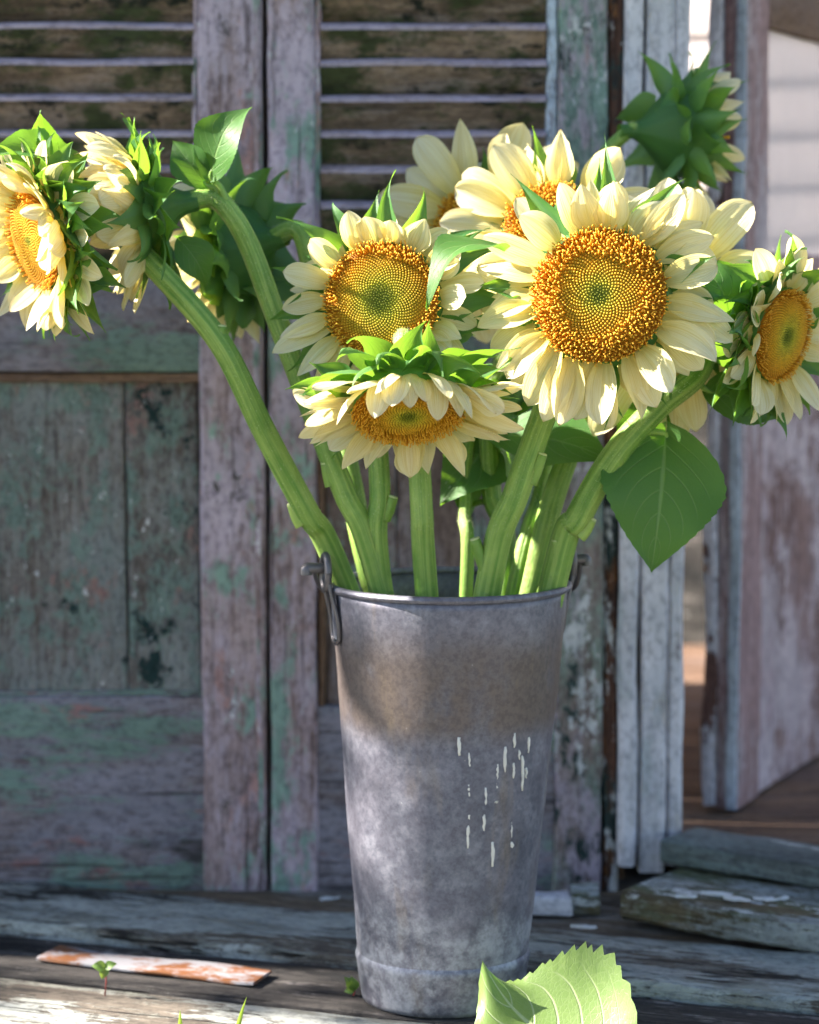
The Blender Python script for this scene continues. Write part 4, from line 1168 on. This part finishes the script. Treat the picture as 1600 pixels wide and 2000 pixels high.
# small green-backed bud high up
sunflower('young half-open sunflower bud showing only its green back and yellow tips, highest of all', (1352, 258, 0.25), (0.93, 0.28, 0.0), 0.0440,
          [(1010, 1130, 0.03), (1060, 950, 0.08), (1110, 700, 0.16), (1130, 480, 0.21), (1168, 325, 0.235)], 0.0085, (0.0, 0.04),
          [dict(n=14, L=0.040, W=0.022, e=55, grav=0.0, curl=(0.2, 0.1))],
          [dict(n=15, L=0.052, W=0.025, e=52, z=-0.010, grav=0.1, curl=(-0.2, -0.8)), dict(n=14, off=.5, L=0.052, W=0.026, e=34, z=-0.019, grav=0.25, curl=(-0.3, -0.8)), dict(n=10, off=.3, L=0.054, W=0.029, e=-20, rf=0.85, z=-0.030, grav=0.5, curl=(-0.2, -0.5), ej=18)],
          N=150, rho_open=0.9, green=0.1, seed=71, neck=0.07, recep=1.35)

# ------------------------------------------------------------------ small things on the deck
B = G(1200, 2072, 0.004)
T = P(936, 1926, -0.135)
vs_, fs, uv = leaf_mesh(B, T, (0.10, -0.42, 0.90), 0.205, bend=-0.012, fold=(0.10, 0.95), wave=0.03, serr=0.12, teeth=17, curltip=0.03, cord=0.30, arch=0.10)
fo = obj('fallen_leaf', vs_, fs, M_FALLEN, None, B, uvs=uv)
tag(fo, 'fallen green toothed leaf curled up on the deck beside the bucket', 'leaf')

m0, m1 = G(95, 1862, 0.004), G(515, 1912, 0.004)
mu = (m1 - m0); mu.normalize()
c = (m0 + m1) / 2; c.z = 0.0045
ms = plank('metal_strip', c, mu, (-mu.y, mu.x, 0), (m1 - m0).length, 0.042, 0.003, M_RUST, None, amp=0.0015, rings=20, bevel=0.0008)
tag(ms, 'rust-stained white metal strip lying on the dark deck plank', 'metal strip')

def seedling(px, py, label, h, leaves, seed):
    rnd = random.Random(seed)
    b = G(px, py, 0.0)
    root = empty('seedling', b); tag(root, label, 'plant', 'seedlings sprouting between the planks')
    top = b + V((0.001, 0, h))
    v_, f_ = tube([b, b.lerp(top, 0.5) + V((0.001, 0, 0)), top], 0.0007, 6)
    obj('stem', v_, f_, M_REDSTEM, root, b)
    for (dx, dz, L) in leaves:
        T_ = top + V((dx, -0.004, dz)).normalized() * L
        vs_, fs, uv = leaf_mesh(top, T_, (0.2 * (-1 if dx > 0 else 1), -0.8, 0.5), L * 0.8, bend=0.002, serr=0.05, teeth=8, rows=20, cols=6)
        obj('leaf', vs_, fs, M_SEEDLING, root, top, uvs=uv)
seedling(205, 1945, 'tiny red-stemmed seedling in front of the rusty metal strip', 0.028, [(-0.9, 0.1, 0.014), (0.9, 0.3, 0.012), (-0.3, -0.9, 0.012)], 1)
seedling(690, 1945, 'tiny seedling with a curled leaf at the foot of the bucket', 0.006, [(-0.6, 0.8, 0.016), (-0.2, 0.9, 0.014), (-0.9, -0.2, 0.010)], 2)
def blade_of_grass(px, py, label, h, lean):
    b = G(px, py, -0.003)
    vs_, fs, uv = blade(b, V((lean, -0.1, 1)), V((0.4, -1, 0.1)), h, 0.006, lambda t: max(0.04, 1 - t ** 1.6), 10, 3, (0.2, 0.3), 0.1, 0.5)
    o = obj('grass_blade', vs_, fs, M_SEEDLING, None, b, uvs=uv)
    tag(o, label, 'grass')
blade_of_grass(458, 2030, 'broad bright green grass blade rising from a gap in the planks', 0.046, 0.22)
blade_of_grass(352, 2025, 'thin upright grass blade beside the broad one', 0.028, -0.02)

def chip(p, L, W, ang, label):
    rr_ = random.Random(int(p.x * 10000) + int(p.y * 777))
    n_ = 11
    u = V((math.cos(ang), math.sin(ang), 0)); q = V((-u.y, u.x, 0))
    lo, hi = [], []
    for k_ in range(n_):
        a = 2 * pi * k_ / n_
        f_ = rr_.uniform(0.45, 1.15)
        v0 = p + u * (math.cos(a) * L / 2 * f_) + q * (math.sin(a) * W / 2 * f_)
        lo.append(v0); hi.append(v0 + V((0, 0, 0.0012 + rr_.uniform(0, 0.002))))
    fs_ = [tuple(reversed(range(n_))), tuple(range(n_, 2 * n_))] + [(k_, (k_ + 1) % n_, n_ + (k_ + 1) % n_, n_ + k_) for k_ in range(n_)]
    o = obj('paint_chip', lo + hi, fs_, M_CHIP, None, p, smooth=False)
    tag(o, label, 'paint flake', 'white paint flakes on the timbers')
    return o
rch = random.Random(4)
for (px, py, z_, L, W) in ((1145, 1812, 0.0142, 0.030, 0.008), (1325, 1752, 0.0445, 0.020, 0.008), (1350, 1753, 0.0445, 0.020, 0.005), (1400, 1748, 0.0445, 0.035, 0.010), (1440, 1758, 0.0445, 0.03, 0.010), (1500, 1758, 0.0445, 0.028, 0.012),
                       (1530, 1756, 0.0445, 0.016, 0.006), (640, 1757, 0.0065, 0.028, 0.006)):
    chip(G(px, py, z_), L, W, rch.uniform(-0.5, 0.6), {0.0142: 'white paint flake lying on the deck before the pale wood block', 0.0065: 'white paint flake on the deck under the meeting edge of the shutters'}.get(z_, 'white paint flake lying on the mossy sill timber'))

# ------------------------------------------------------------------ tree beside the deck that dapples the light
def tree():
    rnd = random.Random(78)
    aim = V((-0.10, -0.02, 0.12))                      # where its shade falls
    cc = aim + SUNDIR * 4.6
    eu = (V((0, 0, 1)) - SUNDIR * SUNDIR.z).normalized(); eh = SUNDIR.cross(eu)
    base = V((cc.x - 0.9, cc.y + 0.3, -0.16))
    root = empty('shade_tree', base); tag(root, 'leafy tree beside the deck casting dappled shade', 'tree')
    crot = base + V((0.0, 0.0, 1.5))
    parts = [tube(catmull([base, base + V((0.05, 0, 0.7)), crot, cc - eu * 1.1 - V((0.2, 0, 0))], 8), lambda t: 0.10 - 0.06 * t, 10)]
    vs_, fs, uv = [], [], []
    def leafq(p, d, L, W):
        d = d.normalized(); s_ = d.orthogonal().normalized(); s_ = Matrix.Rotation(rnd.uniform(0, 6.28), 3, d) @ s_
        o = len(vs_)
        for (t, w_) in ((0, 0.05), (0.35, 1), (0.7, 0.7), (1, 0.02)):
            for u in (-1, 1):
                vs_.append(p + d * (L * t) + s_ * (u * w_ * W / 2)); uv.append((0.5 + u / 2, t))
        for i in range(3):
            fs.append((o + 2 * i, o + 2 * i + 1, o + 2 * i + 3, o + 2 * i + 2))
    for k in range(107):
        U = rnd.uniform(-1.3, 0.06); Vv = rnd.uniform(-1.0, 1.0)
        if rnd.random() < 0.04: U = rnd.uniform(0.15, 0.75)
        if k >= 96: U = rnd.uniform(-0.14, 0.22); Vv = rnd.uniform(-0.14, 0.14)
        if k >= 101: U, Vv = ((0.165, 0.03), (0.205, -0.02), (0.135, -0.04), (-0.02, 0.04), (-0.06, -0.03), (0.02, -0.05))[k - 101]
        q_ = V((0.14, -0.19, 0.06)) - aim
        if math.hypot(U - q_.dot(eu), Vv - q_.dot(eh)) < 0.15: continue
        e = cc + eu * U + eh * Vv + SUNDIR * rnd.uniform(-0.35, 0.35)
        s0_ = crot.lerp(cc - eu * 1.1, rnd.random())
        if k % 3 == 0:
            parts.append(tube(catmull([s0_, s0_.lerp(e, 0.5) + V((0, 0, 0.1)), e], 6), lambda t: 0.016 - 0.013 * t, 6))
        for q in range((5 if -0.5 < U < -0.08 else 10) if k < 96 else (5 if k < 101 else 3)):
            sg_ = 1.0 if k < 101 else 0.6
            p = e + V((rnd.gauss(0, 0.055), rnd.gauss(0, 0.055), rnd.gauss(0, 0.045))) * sg_
            leafq(p, V((rnd.gauss(0, 1), rnd.gauss(0, 1), rnd.gauss(-0.3, 0.6))), rnd.uniform(0.06, 0.10), rnd.uniform(0.035, 0.055))
    v_, f_ = join(parts)
    obj('trunk', v_, f_, M_BARK, root, base)
    obj('crown', vs_, fs, M_TREELEAF, root, cc, uvs=uv)['kind'] = 'stuff'
tree()
